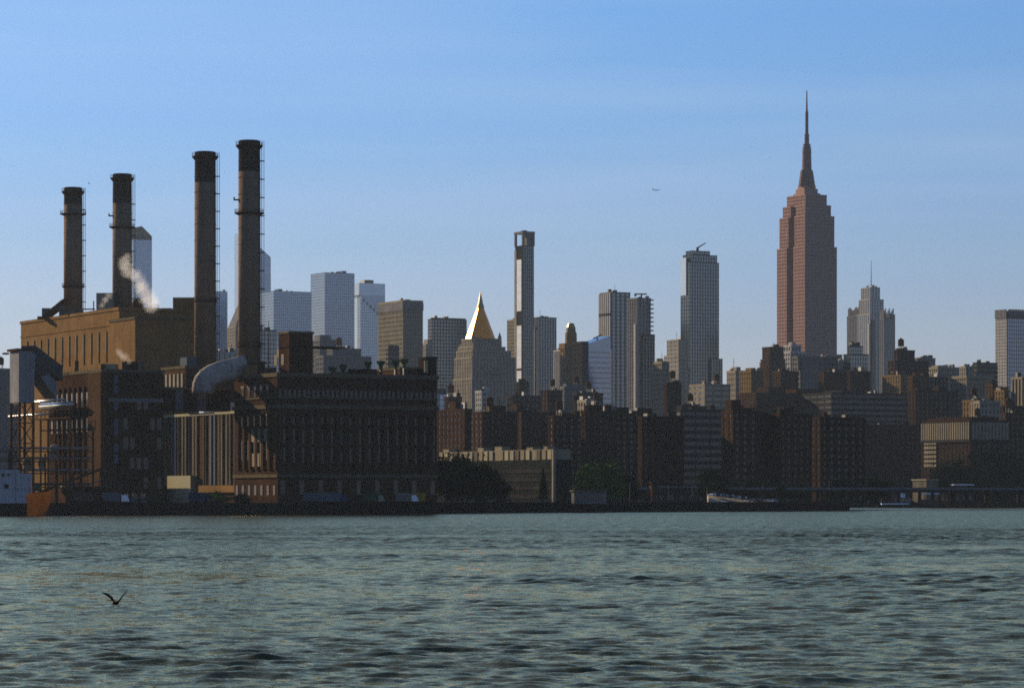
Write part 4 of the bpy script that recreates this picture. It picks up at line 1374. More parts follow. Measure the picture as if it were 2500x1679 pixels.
fr = building('white_grid_tower', 'tower with white gridded left face and dark crown at the right edge', 'skyscraper', 3000, 2433, 2460, 2540, 777, 'glassn', wall=CONC)
m = MB()
nf, nb_ = 46, 7
hh_ = fr.zc(777) - fr.zc(960)
for k in range(nf + 1):
    zz = fr.zc(960) + hh_ * k / nf
    if k % 2 == 0:
        m.box(-1.0, 0, zz - .55, .05, fr.Ls, zz + .75)
for k in range(nb_ + 1):
    m.box(-1.1, max(0, fr.Ls * k / nb_ - .6), fr.zc(960), .05, fr.Ls * k / nb_ + .6, fr.zc(777))
m.build('white_grid', CONCW, fr.root, kind='stuff')
MB().box(-1.4, -1.2, fr.zc(776), fr.Le + 1, fr.Ls + 1, fr.zc(759)).build('crown_band', CONCD, fr.root)
m = MB()
for k in range(16):
    m.box(-1.8, fr.Ls * k / 16, fr.zc(776), -.9, fr.Ls * k / 16 + 1.6, fr.zc(755))
for k in range(18):
    m.box(fr.Le * k / 18, -1.8, fr.zc(776), fr.Le * k / 18 + 1.5, -.9, fr.zc(755))
m.build('crown_fin', CONC, fr.root, kind='stuff')
st = building('stepped_office_tower', 'cream stepped office block left of the dark glass tower', 'building', 2750, 1620, 1657, 1682, 902, 'htan', wall=STONE, tiers=((1622, 1657, 1679, 870, 3), (1629, 1657, 1677, 832, 6)))

# ------------------------------------------------------------------ middle distance
MID = [
 # label, cat, D, xl, xc, xr, yt, style, extras
 ('teal_office', 'dark teal office block right of the rightmost smokestack foot', 'building', 2500, 612, 626, 674, 807, 'glasst', {}),
 ('pale_louvre_block', 'pale ribbed block between the two right smokestacks', 'building', 2100, 500, 526, 600, 862, 'vpale', {}),
 ('setback_apartment', 'grey setback apartment block right of the brick roof tower', 'building', 2600, 757, 781, 833, 832, 'grey', dict(pent=((.1, .6, .2, .8, 5),))),
 ('stepped_apartment', 'broad grey apartment block with stepped roof behind the turbine hall vents', 'building', 2350, 772, 790, 905, 872, 'grey', dict(tiers=((800, 812, 880, 854, 8),), tanks=((.3, .4),))),
 ('dark_slab_office', 'small dark panel standing before the tan grid tower', 'building', 2400, 944, 948, 974, 855, 'hbandd', {}),
 ('riverside_grey_block', 'hazy grey building cut by the left edge of the picture', 'building', 1700, -90, -10, 72, 905, 'grey', {}),
 ('dark_loft', 'dark loft building below the golden pyramid tower', 'building', 2100, 1086, 1096, 1126, 972, 'brickd', dict(tanks=((.3, .5),))),
 ('pale_chimney_block', 'thin pale block with white edge below the golden pyramid', 'building', 2200, 1162, 1176, 1188, 958, 'white', {}),
 ('pale_blue_glass_block', 'small pale blue glass block at the right end of the turbine hall', 'building', 2300, 1064, 1074, 1090, 962, 'glassp', {}),
 ('grey_terrace_block', 'long grey block with many windows below the pencil tower', 'building', 2000, 1240, 1252, 1328, 970, 'grey', dict(wall=CONCD)),
 ('squat_dark_tower', 'squat dark tower rising under the pencil tower base', 'building', 2150, 1262, 1268, 1289, 936, 'greyd', {}),
 ('square_dark_tower', 'square dark brown tower with pale right neighbour edge', 'building', 1950, 1322, 1338, 1371, 957, 'brickd', {}),
 ('white_edge_block', 'grey block with bright white left edge', 'building', 2050, 1369, 1378, 1432, 948, 'grey', dict(pent=((.1, .9, .1, .9, 3),))),
 ('flat_roof_block', 'flat dark block overlapping the foot of the sloping glass tower', 'building', 1950, 1400, 1410, 1470, 963, 'greyd', {}),
 ('cream_corner_block', 'small cream block low before the flat dark block', 'building', 1800, 1412, 1432, 1446, 982, 'stone', {}),
 ('brown_plinth_block', 'small brown block under the sloping glass tower', 'building', 1750, 1432, 1438, 1469, 993, 'brickd', {}),
 ('beige_grid_block', 'beige gridded block right of the balcony tower', 'building', 2450, 1588, 1614, 1640, 912, 'tan', dict(tiers=((1598, 1616, 1632, 887, 3),))),
 ('bare_dark_slab', 'plain dark windowless-looking slab left of the tan banded office', 'building', 1850, 1623, 1629, 1662, 939, 'brickd', {}),
 ('tan_banded_office', 'tan office with horizontal bands below the dark glass tower', 'building', 2050, 1684, 1721, 1782, 942, 'htan', {}),
 ('low_grey_annexe', 'low grey annexe in front of the tan banded office', 'building', 1780, 1655, 1665, 1722, 995, 'greyd', {}),
 ('mint_apartment', 'pale green apartment block left of the golden-lit pair', 'building', 2250, 1776, 1796, 1816, 909, 'stone', dict(pent=((.3, .8, .2, .8, 4),))),
 ('gold_lit_apartment', 'yellow brick apartment block with two sunlit strips', 'building', 2150, 1806, 1834, 1862, 908, 'brickl', dict(pent=((.2, .6, .2, .7, 3),))),
 ('brown_stepped_block', 'brown stepped block at the left foot of the tallest skyscraper', 'building', 2500, 1858, 1878, 1916, 880, 'brick', dict(tiers=((1862, 1880, 1912, 850, 4),), wall=BRICKH)),
 ('pale_stepped_block', 'pale stepped block at the left foot of the tallest skyscraper', 'building', 2600, 1908, 1930, 1966, 862, 'white', dict(tiers=((1914, 1932, 1955, 846, 4),))),
 ('mauve_office', 'broad mauve grey office filling the foot of the tallest skyscraper', 'building', 2500, 1936, 1960, 2044, 873, 'grey', {}),
 ('red_brick_row', 'dark red brick block below the mauve grey office', 'building', 2320, 1888, 1906, 1948, 909, 'brick', {}),
 ('small_grey_pavilion', 'little grey block right of the tallest skyscraper base', 'building', 2650, 2040, 2046, 2056, 888, 'grey', {}),
 ('long_red_roof_block', 'long flat dark red block right of the mauve office', 'building', 2300, 2000, 2012, 2076, 911, 'brick', dict(sp=.9)),
 ('long_black_block', 'flat blackish block beside the long dark red block', 'building', 2280, 2070, 2076, 2124, 909, 'brickd', dict(sp=.9)),
 ('brown_flat_tower', 'dark brown block with a raised square top and roof gear', 'building', 2300, 2170, 2186, 2266, 884, 'brickd', dict(tiers=((2184, 2192, 2232, 858, 6),), tanks=((.25, .3),))),
 ('grey_back_block', 'plain grey block behind the dark brown square-topped block', 'building', 2700, 2228, 2240, 2282, 877, 'grey', {}),
 ('tan_lit_house', 'tan sunlit block below the pale stepped tower', 'building', 2250, 2155, 2199, 2228, 918, 'brickl', {}),
 ('orange_edge_block', 'red brick block with orange sunlit left edge', 'building', 2230, 2217, 2228, 2262, 922, 'bricko', {}),
 ('grey_office_wing', 'grey office wing right of the orange-edged brick block', 'building', 2250, 2256, 2264, 2312, 924, 'grey', dict(wall=CONCD)),
 ('low_tan_terrace', 'low tan roofs along the skyline gap at right', 'building', 2600, 2262, 2290, 2348, 900, 'tan', dict(pent=((.1, .5, .2, .8, 3),))),
 ('speckled_tower', 'short cream block with speckled windows on the low skyline', 'building', 2500, 2344, 2358, 2379, 898, 'stone', dict(pent=((.2, .6, .2, .8, 3),))),
 ('beige_slab', 'beige slab with dark right side below the speckled block', 'building', 2260, 2322, 2360, 2424, 922, 'tan', {}),
 ('slanted_roof_block', 'dark block with rising roofline left of the white grid tower', 'building', 2450, 2376, 2386, 2434, 888, 'hbandd', {}),
 ('orange_lit_stub', 'orange brick stub left of the white grid tower base', 'building', 1900, 2407, 2424, 2434, 942, 'bricko', {}),
 ('brown_stub', 'tan and brown stub under the white grid tower', 'building', 1880, 2430, 2452, 2462, 956, 'brickl', {}),
 ('striped_tan_stub', 'tan striped block before the white grid tower at the right edge', 'building', 1870, 2472, 2496, 2520, 924, 'vpale', dict(wall=CONCT)),
 ('corner_lit_brick', 'dark brick block with cream sunlit left edge above the striped building', 'building', 2150, 2212, 2236, 2336, 957, 'brickd', dict(pent=((.1, .4, .2, .8, 3), (.6, .8, .2, .8, 4)))),
 ('low_lattice_house', 'low cream block with lattice windows under the white grid tower', 'building', 1760, 2372, 2392, 2440, 984, 'stone', {}),
 ('low_cream_stub', 'small cream stub left of the lattice window block', 'building', 1765, 2352, 2376, 2392, 981, 'brickl', {}),
 ('edge_brick_block', 'dark brown brick block at the right edge behind the trees', 'building', 1790, 2444, 2456, 2560, 1012, 'brick', dict(tanks=((.1, .3),))),
 ('edge_brown_block', 'tall dark brown block cut by the right edge', 'building', 1840, 2440, 2450, 2570, 995, 'brickd', {}),
 # housing slabs along the river
 ('housing_slab', 'brick housing slab touching the right end of the turbine hall, sunlit roof house', 'housing block', 1420, 1040, 1135, 1150, 1003, 'brickh', dict(pent=((.1, .8, .25, .42, 4.5),))),
 ('housing_slab', 'brick housing slab with a bright sunlit left end above the low lit building', 'housing block', 1480, 1147, 1178, 1262, 1010, 'brickh', dict(pent=((.35, .75, .2, .8, 4),), wall=BRICKH)),
 ('housing_slab', 'long brick housing slab with sunlit corner and roof house below the pencil tower', 'housing block', 1560, 1226, 1274, 1392, 1011, 'brickh', dict(pent=((.02, .2, .3, .7, 5),))),
 ('housing_slab', 'dark housing slab below the white-edged grey block', 'housing block', 1500, 1340, 1352, 1440, 1020, 'brickd', {}),
 ('housing_slab', 'dark housing slab with roof house below the sloping glass tower', 'housing block', 1460, 1420, 1430, 1506, 1008, 'brickd', dict(pent=((.05, .5, .2, .8, 3.6),))),
 ('housing_slab', 'dark housing slab with two roof houses below the twin towers', 'housing block', 1520, 1490, 1500, 1600, 1014, 'brickd', dict(pent=((.05, .36, .2, .8, 4), (.6, .95, .2, .8, 3.6)))),
 ('housing_slab', 'dark housing slab behind the two riverside trees', 'housing block', 1400, 1560, 1568, 1668, 1022, 'brickd', {}),
 ('housing_slab', 'grey-faced housing slab with bands left of the copper-edged slab', 'housing block', 1560, 1650, 1662, 1770, 1004, 'hbandd', {}),
 ('housing_slab', 'housing slab with a thin coppery sunlit edge and roof house', 'housing block', 1380, 1763, 1790, 1868, 1008, 'brickh', dict(pent=((.02, .3, .2, .8, 5.8), (.4, .75, .2, .8, 2.4)))),
 ('housing_slab', 'reddish housing slab with square roof house under the tallest skyscraper', 'housing block', 1380, 1872, 1904, 1980, 1016, 'brick', dict(pent=((.22, .5, .2, .7, 4),))),
 ('housing_slab', 'housing slab with one pale sunlit strip right of the reddish slab', 'housing block', 1400, 1978, 2004, 2110, 1024, 'brickd', {}),
 ('banded_block', 'very broad dark block with horizontal window bands', 'building', 2050, 1960, 2030, 2214, 962, 'hbandd', dict(pent=((.2, .5, .2, .8, 3),))),
 ('brown_wing', 'broad brown wing left of the very broad banded block', 'building', 2080, 1800, 1846, 2040, 962, 'brick', dict(pent=((.2, .42, .2, .8, 5), (.55, .95, .2, .8, 4)), wall=BRICKH)),
 ('dark_lower_wing', 'dark lower wing below the cream-edged brick block', 'building', 1900, 2080, 2100, 2260, 1040, 'brickd', {}),
 ('red_stub_block', 'dark red block at the right edge above the trees', 'building', 1770, 2330, 2345, 2470, 1090, 'brick', {}),
]
for (nm, lab, cat, D, xl, xc, xr, yt, sty, ex) in MID:
    building(nm, lab, cat, D, xl, xc, xr, yt, sty, group='brick housing slabs behind the river' if nm == 'housing_slab' else None, **ex)

# sunlit white-striped school
sb = building('striped_building', 'low building with white vertical stripes on its sunlit face', 'building', 1740, 2250, 2369, 2460, 1030, 'brickd', pent=((.1, .8, .05, .95, 3.0),))
m = MB()
n = 22
for k in range(n):
    m.box(-1.1, sb.Ls * k / n, sb.zc(1072), .05, sb.Ls * k / n + sb.Ls / n * .5, sb.zc(1030))
for k in range(11):
    m.box(sb.Le * k / 11 + .5, -1.1, sb.zc(1072), sb.Le * k / 11 + 2.2, .05, sb.zc(1030))
m.build('white_stripe', CONCT, sb.root, kind='stuff')
MB().box(-1.3, -1.3, sb.zc(1078), sb.Le + .5, sb.Ls, sb.zc(1073)).build('dark_band', CONCD, sb.root)
m = MB()
for r in range(6):
    for k in range(5):
        y = sb.uS(2289) + (sb.uS(2262) - sb.uS(2289)) * k / 5
        m.box(-1.1, y, sb.zc(1138 - r * 11), .05, y + 3.0, sb.zc(1131 - r * 11))
m.build('white_window_surround', CONCT, sb.root, kind='stuff')

# low lit building behind the trees
lb = Block('low_waterfront_building', 'low building with sunlit cream top storey behind the dark trees', 'building', 1235, 1069, 1352, 1396)
h = lb.zc(1096)
MB().box(0, 0, 0, lb.Le, lb.Ls, h - 4).build('wall', MATTE, lb.root)  # shade over the lower floors is painted in with this dark wall
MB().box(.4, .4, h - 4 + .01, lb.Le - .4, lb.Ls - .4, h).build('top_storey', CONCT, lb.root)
for k in range(22):
    if k % 7 != 3:
        u = lb.Ls * (.02 + k * .0445)
        MB().box(-.1, u, h - 3.9, .45, u + lb.Ls * .03, h - .2).build('panel', (CREAM, STONE, CORR, CONCT)[(k * 7) % 4], lb.root)
for k in range(4):
    MB().box(-.3, .5, 2.0 + k * 3.3, .1, lb.Ls - .5, 3.4 + k * 3.3).build('window_band', ROOF, lb.root)  # dark matte bands carry on the painted shade
    MB().box(.5, -.3, 2.0 + k * 3.3, lb.Le - .5, .1, 3.4 + k * 3.3).build('window_band', ROOF, lb.root)
for (f, w_, hh_) in ((.93, 6, 1.2), (.62, 5, 1.4), (.46, 6, 1.6), (.2, 5, 1.0), (.08, 3, 1.2)):
    MB().box(1.5, lb.Ls * f, h, 5, lb.Ls * f + w_, h + hh_).build('roof_unit', CONCT, lb.root)
MB().box(-.6, -.6, 0, .5, .5, h).build('corner_post', STONE, lb.root)

# ------------------------------------------------------------------ trees
def crown_mesh(name, rx, ry, rz, n, leaf, m, seed):
    r_ = np.random.default_rng(seed)
    cl = []
    for k in range(26):
        v = r_.normal(size=3)
        v /= np.linalg.norm(v)
        q = r_.uniform(.35, .95)
        cl.append(v * q * np.array([rx, ry, rz]))
    cl = np.array(cl)
    V, Fc = [], []
    for i in range(n):
        c = cl[r_.integers(len(cl))]
        p = c + r_.normal(size=3) * np.array([rx, ry, rz]) * r_.choice((.12, .17, .25))
        a = r_.normal(size=3)
        a /= np.linalg.norm(a)
        b = np.cross(a, r_.normal(size=3))
        b /= np.linalg.norm(b)
        s = leaf * r_.uniform(.6, 1.3)
        o = len(V)
        V += [tuple(p - a * s), tuple(p + b * s * .55), tuple(p + a * s), tuple(p - b * s * .55)]
        Fc.append((o, o + 1, o + 2, o + 3))
    me = bpy.data.meshes.new(name)
    me.from_pydata(V, [], Fc)
    me.materials.append(m)
    return me

def trunk_mb(h, r, seed):
    rr = random.Random(seed)
    m = MB().tube([(0, 0, 0), (.1, 0, h * .45), (0, .1, h * .75)], r, 7, r1=r * .5)
    for k in range(5):
        a = rr.uniform(0, 6.28)
        z = h * rr.uniform(.35, .6)
        L = h * rr.uniform(.25, .4)
        m.tube([(0, 0, z), (L * .5 * math.cos(a), L * .5 * math.sin(a), z + L * .5), (L * .8 * math.cos(a), L * .8 * math.sin(a), z + L)], r * .4, 5, r1=r * .15)
    return m

CROWNS = {}
def tree(label, px, D, w, h, kind='d', group='riverside trees', zg=GZ):
    """w, h in metres"""
    root = thing('tree', label, 'tree', (X(px, D), D, zg), random.uniform(0, 6.28), group)
    key = kind + str(random.randrange(3))
    if key not in CROWNS:
        if kind == 'c':
            CROWNS[key] = None
        else:
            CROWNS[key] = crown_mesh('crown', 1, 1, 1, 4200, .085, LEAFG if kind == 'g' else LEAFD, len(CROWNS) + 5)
    trunk_mb(h, .028 * h, int(px)).build('trunk', BARK, root)
    if kind == 'c':
        r_ = np.random.default_rng(int(px))
        V, Fc = [], []
        for i in range(1800):
            t = r_.uniform(.08, 1) ** .8
            rad = (1 - t) * w / 2 * r_.uniform(.55, 1.1)
            a = r_.uniform(0, 6.28)
            p = np.array([rad * math.cos(a), rad * math.sin(a), t * h])
            d = np.array([math.cos(a), math.sin(a), -.5]) * .5
            e = np.array([-math.sin(a), math.cos(a), 0]) * .22
            o = len(V)
            V += [tuple(p - d), tuple(p + e), tuple(p + d), tuple(p - e)]
            Fc.append((o, o + 1, o + 2, o + 3))
        me = bpy.data.meshes.new('crown')
        me.from_pydata(V, [], Fc)
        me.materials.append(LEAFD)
        put('crown', me, root)
    else:
        o = put('crown', CROWNS[key], root)
        o.location = (0, 0, h * .56)
        o.scale = (w / 2, w / 2, h * .48)
    return root
TREES = [
 ('large dark tree at the left end of the low cream-topped building', 1092, 1115, 14, 15, 'd'),
 ('large dark tree in front of the cream top storey', 1130, 1120, 15, 16, 'd'),
 ('dark rounded tree before the middle of the low cream-topped building', 1180, 1128, 14, 14, 'd'),
 ('smaller dark tree left of the conifer', 1215, 1140, 9, 9, 'd'),
 ('narrow dark conifer before the low cream-topped building', 1326, 1145, 5.2, 12.5, 'c'),
 ('bright green tree, left of the pair by the housing slabs', 1442, 1215, 11, 14.5, 'g'),
 ('bright green tree, right of the pair by the housing slabs', 1495, 1225, 12, 14.5, 'g'),
 ('dark green tree behind the bright green pair', 1536, 1250, 10, 11, 'd'),
 ('dim green tree left of the copper-edged slab', 1728, 1310, 12, 14, 'd'),
 ('low dim tree below the copper-edged slab', 1756, 1300, 11, 9, 'd'),
 ('dark tree at the foot of the copper-edged slab', 1826, 1330, 11, 10, 'd'),
 ('small round dark tree standing on the pier behind the cars', 1910, 1262, 5, 7, 'd'),
 ('low dark tree on the pier right of the round one', 1960, 1275, 7, 5, 'd'),
 ('low dark tree near the tip of the pier', 2030, 1278, 7, 4.6, 'd'),
 ('dark tree at the foot of the reddish slab', 1940, 1345, 12, 9, 'd'),
 ('dark tree below the pale-strip slab', 2050, 1350, 13, 10, 'd'),
 ('dark tree below the right end of the banded block', 2140, 1420, 14, 11, 'd'),
 ('leftmost of the big black-green trees at right', 2325, 1735, 22, 24, 'd'),
 ('second big black-green tree from the brick pillar', 2375, 1740, 24, 27, 'd'),
 ('third big black-green tree from the brick pillar', 2425, 1738, 24, 27, 'd'),
 ('fourth big black-green tree from the brick pillar', 2470, 1742, 22, 25, 'd'),
 ('big black-green tree cut by the right edge', 2510, 1740, 20, 22, 'd'),
 ('low green bush row tree below the cream annexe', 498, 968, 7, 3.6, 'd'),
 ('low green bush right of the cream annexe', 535, 966, 8, 3.8, 'g'),
 ('low dark bush at the foot of the turbine hall corner', 590, 964, 6, 3.2, 'd'),
]
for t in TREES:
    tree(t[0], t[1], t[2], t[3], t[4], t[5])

# ------------------------------------------------------------------ vehicles
def wheels(parent, xs, y0, y1, r):
    for x in xs:
        for y in (y0, y1):
            o = MB()
            o.tube([(x, y - .1, r), (x, y + .1, r)], r, 10)
            o.build('wheel', RUBBER, parent)

def make_car(paint, label, loc, rz, group):
    root = thing('parked_car', label, 'car', loc, rz, group)
    m = MB()
    prof = [(-2.2, .35), (2.2, .35), (2.25, .7), (1.9, .88), (1.1, .95), (-1.9, .98), (-2.25, .75)]
    n = len(prof)
    for y in (-.88, .88):
        m.v += [(x, y, z) for x, z in prof]
    m.f += [tuple(range(n - 1, -1, -1)), tuple(range(n, 2 * n))] + [(k, (k + 1) % n, (k + 1) % n + n, k + n) for k in range(n)]
    m.build('body', paint, root)
    m = MB().hexa([(-1.85, -.8, .95), (1.15, -.8, .95), (1.15, .8, .95), (-1.85, .8, .95)], [(-1.35, -.66, 1.44), (.4, -.66, 1.44), (.4, .66, 1.44), (-1.35, .66, 1.44)])
    cab = m.build('cabin_glass', G_DARK, root)
    MB().box(-1.3, -.64, 1.445, .36, .64, 1.5).build('roof_panel', paint, cab)
    wheels(root, (-1.35, 1.4), -.85, .85, .33)
    MB().box(2.15, -.75, .6, 2.27, -.4, .75).build('headlight', WHITE, root)
    MB().box(2.15, .4, .6, 2.27, .75, .75).build('headlight', WHITE, root)
    return root

# sloping apron above the pier, lit from the left, with cars
ap = thing('car_ramp', 'tan sunlit sloping car apron on the pier', 'ramp', (X(1735, 1262), 1262, GZ))
W = X(1905, 1262) - X(1735, 1262)
m = MB()
m.v += [(0, 0, .05), (W, 0, .05), (W, 26, .3), (0, 26, 3.9), (0, 0, -.5), (W, 0, -.5), (W, 26, -.5), (0, 26, -.5)]
m.f += [(0, 1, 2, 3), (4, 7, 6, 5), (0, 4, 5, 1), (1, 5, 6, 2), (2, 6, 7, 3), (3, 7, 4, 0)]
m.build('pavement', PAVE, ap)
m = MB()
for k in range(8):
    m.box(W * k / 8, 25.6, 4 - 3.7 * k / 8 - .2, W * k / 8 + .3, 26, 5.0 - 3.7 * k / 8)
m.build('guard_rail', STEEL, ap, kind='stuff')
CARS = [(WHITE, 'white', 1742, 1280, 2.7), (DSTEEL, 'dark grey', 1757, 1279, 2.3), (STEEL, 'silver', 1772, 1278, 2.0), (BLACKP, 'black', 1787, 1277, 1.75), (BRIGHT, 'shiny steel-coloured', 1802, 1276, 1.4), (REDP, 'dark red', 1818, 1275, 1.1), (STEEL, 'silver', 1836, 1270, .55), (BLACKP, 'black', 1853, 1268, .35), (BRIGHT, 'shiny grey', 1872, 1267, .3), (WHITE, 'white', 1890, 1266, .25), (DSTEEL, 'dark', 1925, 1266, 0.0)]
ordw = ['leftmost, at the top of the apron', 'second from the top of the apron', 'third from the top of the apron', 'fourth from the top of the apron', 'fifth from the top of the apron', 'sixth from the top of the apron', 'seventh from the top of the apron', 'eighth from the top of the apron', 'ninth from the top of the apron', 'at the foot of the apron', 'beyond the foot of the apron beside the round tree']
for (pm, c, px, D, dz), w_ in zip(CARS, ordw):
    make_car(pm, f'{c} car parked {w_}', (X(px, D), D, GZ + dz + .1), R(random.uniform(55, 75)), 'cars parked on the pier apron')

def truck(label, px, D, L, paint, cabp, rz=0.0):
    root = thing('box_truck', label, 'truck', (X(px, D), D, GZ), rz, 'trucks along the waterfront')
    b = MB().box(-L / 2, -1.2, 1.1, L / 2, 1.2, 3.7).build('cargo_box', paint, root)
    m = MB()
    for k in range(int(L / 1.2)):
        m.box(-L / 2 + .5 + k * 1.2, -1.26, 1.2, -L / 2 + .6 + k * 1.2, -1.2, 3.6)
    m.build('side_rib', paint, b, kind='stuff')
    MB().box(-L / 2, -1.0, .7, L / 2 + 2.6, 1.0, 1.08).build('chassis', BLACKP, root)
    MB().hexa([(L / 2 + .3, -1.1, 1.1), (L / 2 + 2.5, -1.1, 1.1), (L / 2 + 2.5, 1.1, 1.1), (L / 2 + .3, 1.1, 1.1)], [(L / 2 + .3, -1.1, 3.0), (L / 2 + 1.7, -1.1, 3.0), (L / 2 + 1.7, 1.1, 3.0), (L / 2 + .3, 1.1, 3.0)]).build('cab', cabp, root)
    wheels(root, (-L / 2 + 1, -L / 2 + 2.2, L / 2 + 1.4), -1.1, 1.1, .5)
    return root
truck('long pale blue-grey trailer truck on the quay below the turbine hall', 786, 966, 11.5, PANEL, BLUEP)
truck('small blue truck on the quay below the cream annexe', 482, 944, 5, BLUEP, DSTEEL)
truck('cream box truck on the quay right of the trailer', 905, 985, 4, GREENP, CREAM)
truck('grey box truck near the right end of the turbine hall', 985, 1000, 4.5, STEEL, WHITE)
truck('yellowish tipper truck beside the dark trees', 1022, 1006, 4.5, YELP, REDP)
truck('pale truck on the quay left of the shed doors', 272, 936, 5.5, PANEL, WHITE)
truck('dark truck on the quay under the left wing', 205, 934, 6, DSTEEL, RUST)

# ------------------------------------------------------------------ quay furniture
def railing(label, pts, back=2.0, h=1.2):
    r = thing('quay_fence', label, 'fence', (pts[0][0], pts[0][1], GZ + .7))
    ox, oy = pts[0]
    m = MB()
    for i in range(len(pts) - 1):
        a, b = Vector(pts[i]) - Vector((ox, oy)), Vector(pts[i + 1]) - Vector((ox, oy))
        d = (b - a).normalized()
        n = int((b - a).length / 2.4)
        for k in range(n + 1):
            p = a + (b - a) * k / n
            m.box(p.x - .05, p.y + .3, -.7, p.x + .05, p.y + .4, h)
        for z in (h * .5, h):
            m.tube([(a.x, a.y + .35, z), (b.x, b.y + .35, z)], .045, 4)
    m.build('post_and_rail', DSTEEL, r)
railing('thin dark quay fence along the seawall below the power station', SHORE[1:4])
railing('thin dark quay fence along the pier edge', SHORE[3:6])

GL = 'street lamps on the quay road'
def lamp(label, px, D, h):
    root = thing('street_lamp', label, 'street lamp', (X(px, D), D, GZ), 0, GL)
    MB().tube([(0, 0, 0), (0, 0, h)], .16, 6, r1=.09).build('pole', CONC, root)
    MB().tube([(0, 0, h), (.9, 0, h + .8), (2.6, 0, h + 1.1)], .08, 5).build('arm', CONC, root)
    MB().box(2.2, -.2, h + .98, 3.3, .2, h + 1.2).build('lamp_head', STEEL, root)
for lab, px, D, h in (('street lamp right of the bright green trees', 1538, 1180, 7.5), ('street lamp second from the green trees', 1632, 1215, 7.0), ('street lamp third from the green trees', 1690, 1225, 6.8), ('street lamp at the left end of the car apron', 1726, 1235, 6.4), ('street lamp before the copper-edged slab', 1862, 1320, 8), ('street lamp near the pier tip before the banded block', 2024, 1330, 9), ('street lamp left of the moored ferry', 2120, 1480, 10), ('street lamp beside the brick pillar at right', 2318, 1732, 14)):
    lamp(lab, px, D, h)

# elevated parkway behind the pier
fd = thing('elevated_parkway', 'grey elevated parkway on columns running behind the pier', 'viaduct', (X(1480, 1290), 1290, GZ), R(26))
L = 330
MB().box(0, 0, 4.6, L, 14, 5.6).build('deck', CONCD, fd)
MB().box(0, -.3, 5.6, L, 0, 6.6).build('parapet', CONC, fd)
cm = MB().box(-.5, -.5, 0, .5, .5, 4.6).mesh('column')
cm.materials.append(CONCD)
for k in range(20):
    for y in (2, 12):
        put('column', cm, fd, loc=(5 + k * 17, y, 0))
def low(name, label, D, xl, xc, xr, yt, m, roofm, cat='building'):
    b = Block(name, label, cat, D, xl, xc, xr)
    h = b.zc(yt)
    MB().box(0, 0, 0, b.Le, b.Ls, h).build('wall', m, b.root)
    MB().box(-.5, -.5, h + .01, b.Le + .5, b.Ls + .5, h + .6).build('roof', roofm, b.root)
    n = max(2, int(b.Le / 4))
    for k in range(n):
        MB().box(b.Le * (k + .3) / n, -.12, 1.2, b.Le * (k + .7) / n, .1, min(h - .6, 3.2)).build('window', G_WIN, b.root)
    return b
low('quay_store', 'low pale store on the quay before the low cream-topped building', 1120, 1395, 1402, 1480, 1200, CONC, CORR, 'shed')
low('quay_store', 'low dark store with pale roof edge behind the street lamps', 1270, 1590, 1602, 1700, 1190, CONCD, CONC, 'shed')
low('gatehouse', 'small reddish gatehouse left of the street lamps', 1235, 1588, 1592, 1606, 1180, RUST, RUST, 'shed')
low('pitched_shed', 'pale-roofed shed at the foot of the brick pillar', 1720, 2228, 2262, 2290, 1172, CORR, CREAM, 'shed')
low('flat_shed', 'low shed with thin white roof below the big dark trees', 1720, 2322, 2330, 2376, 1184, CONCD, WHITE, 'shed')
low('edge_kiosk', 'small tan kiosk at the far right edge of the quay', 1738, 2488, 2496, 2520, 1184, CREAM, STONE, 'shed')
pc = thing('brick_pillar', 'orange sunlit brick chimney pillar left of the big dark trees', 'chimney', (X(2293, 1732), 1732, GZ), TH)
MB().hexa([(-1, -1, 0), (1, -1, 0), (1, 1, 0), (-1, 1, 0)], [(-.8, -.8, 12.5), (.8, -.8, 12.5), (.8, .8, 12.5), (-.8, .8, 12.5)]).build('shaft', BRICKO, pc)
MB().box(-1, -1, 12.51, 1, 1, 13.4).build('cap', STONE, pc)

# ------------------------------------------------------------------ boats
def hull(L, Bm, H, m, name, root, n=13, flare=1.25, bow=2.2):
    """hull along +x, bow at +x, z=0 at the waterline"""
    b = MB()
    for i in range(n):
        t = i / (n - 1)
        w = Bm / 2 * (1 - max(0, (t - .55) / .45) ** bow)
        x = L * t
        sheer = H * (1 + .28 * max(0, (t - .5) / .5) ** 2)
        wl_ = w * .86
        b.v += [(x - (L * .05 * (t > .8) * (t - .8) / .2), -wl_, -1), (x + L * .03 * max(0, (t - .6) / .4), -w, sheer), (x + L * .03 * max(0, (t - .6) / .4), w, sheer), (x - (L * .05 * (t > .8) * (t - .8) / .2), wl_, -1)]
    for i in range(n - 1):
        for k in range(4):
            a, c = i * 4 + k, i * 4 + (k + 1) % 4
            b.f.append((a, a + 4, c + 4, c))
    b.f += [(0, 1, 2, 3), tuple((n - 1) * 4 + k for k in (3, 2, 1, 0))]
    return b.build(name, m, root)
D = 902
bt = thing('moored_ship', 'moored ship with white deckhouse and bright orange bow at the left edge', 'ship', (X(-150, D), D, 0))
L = X(126, D) - X(-150, D)
hb_ = L * .80
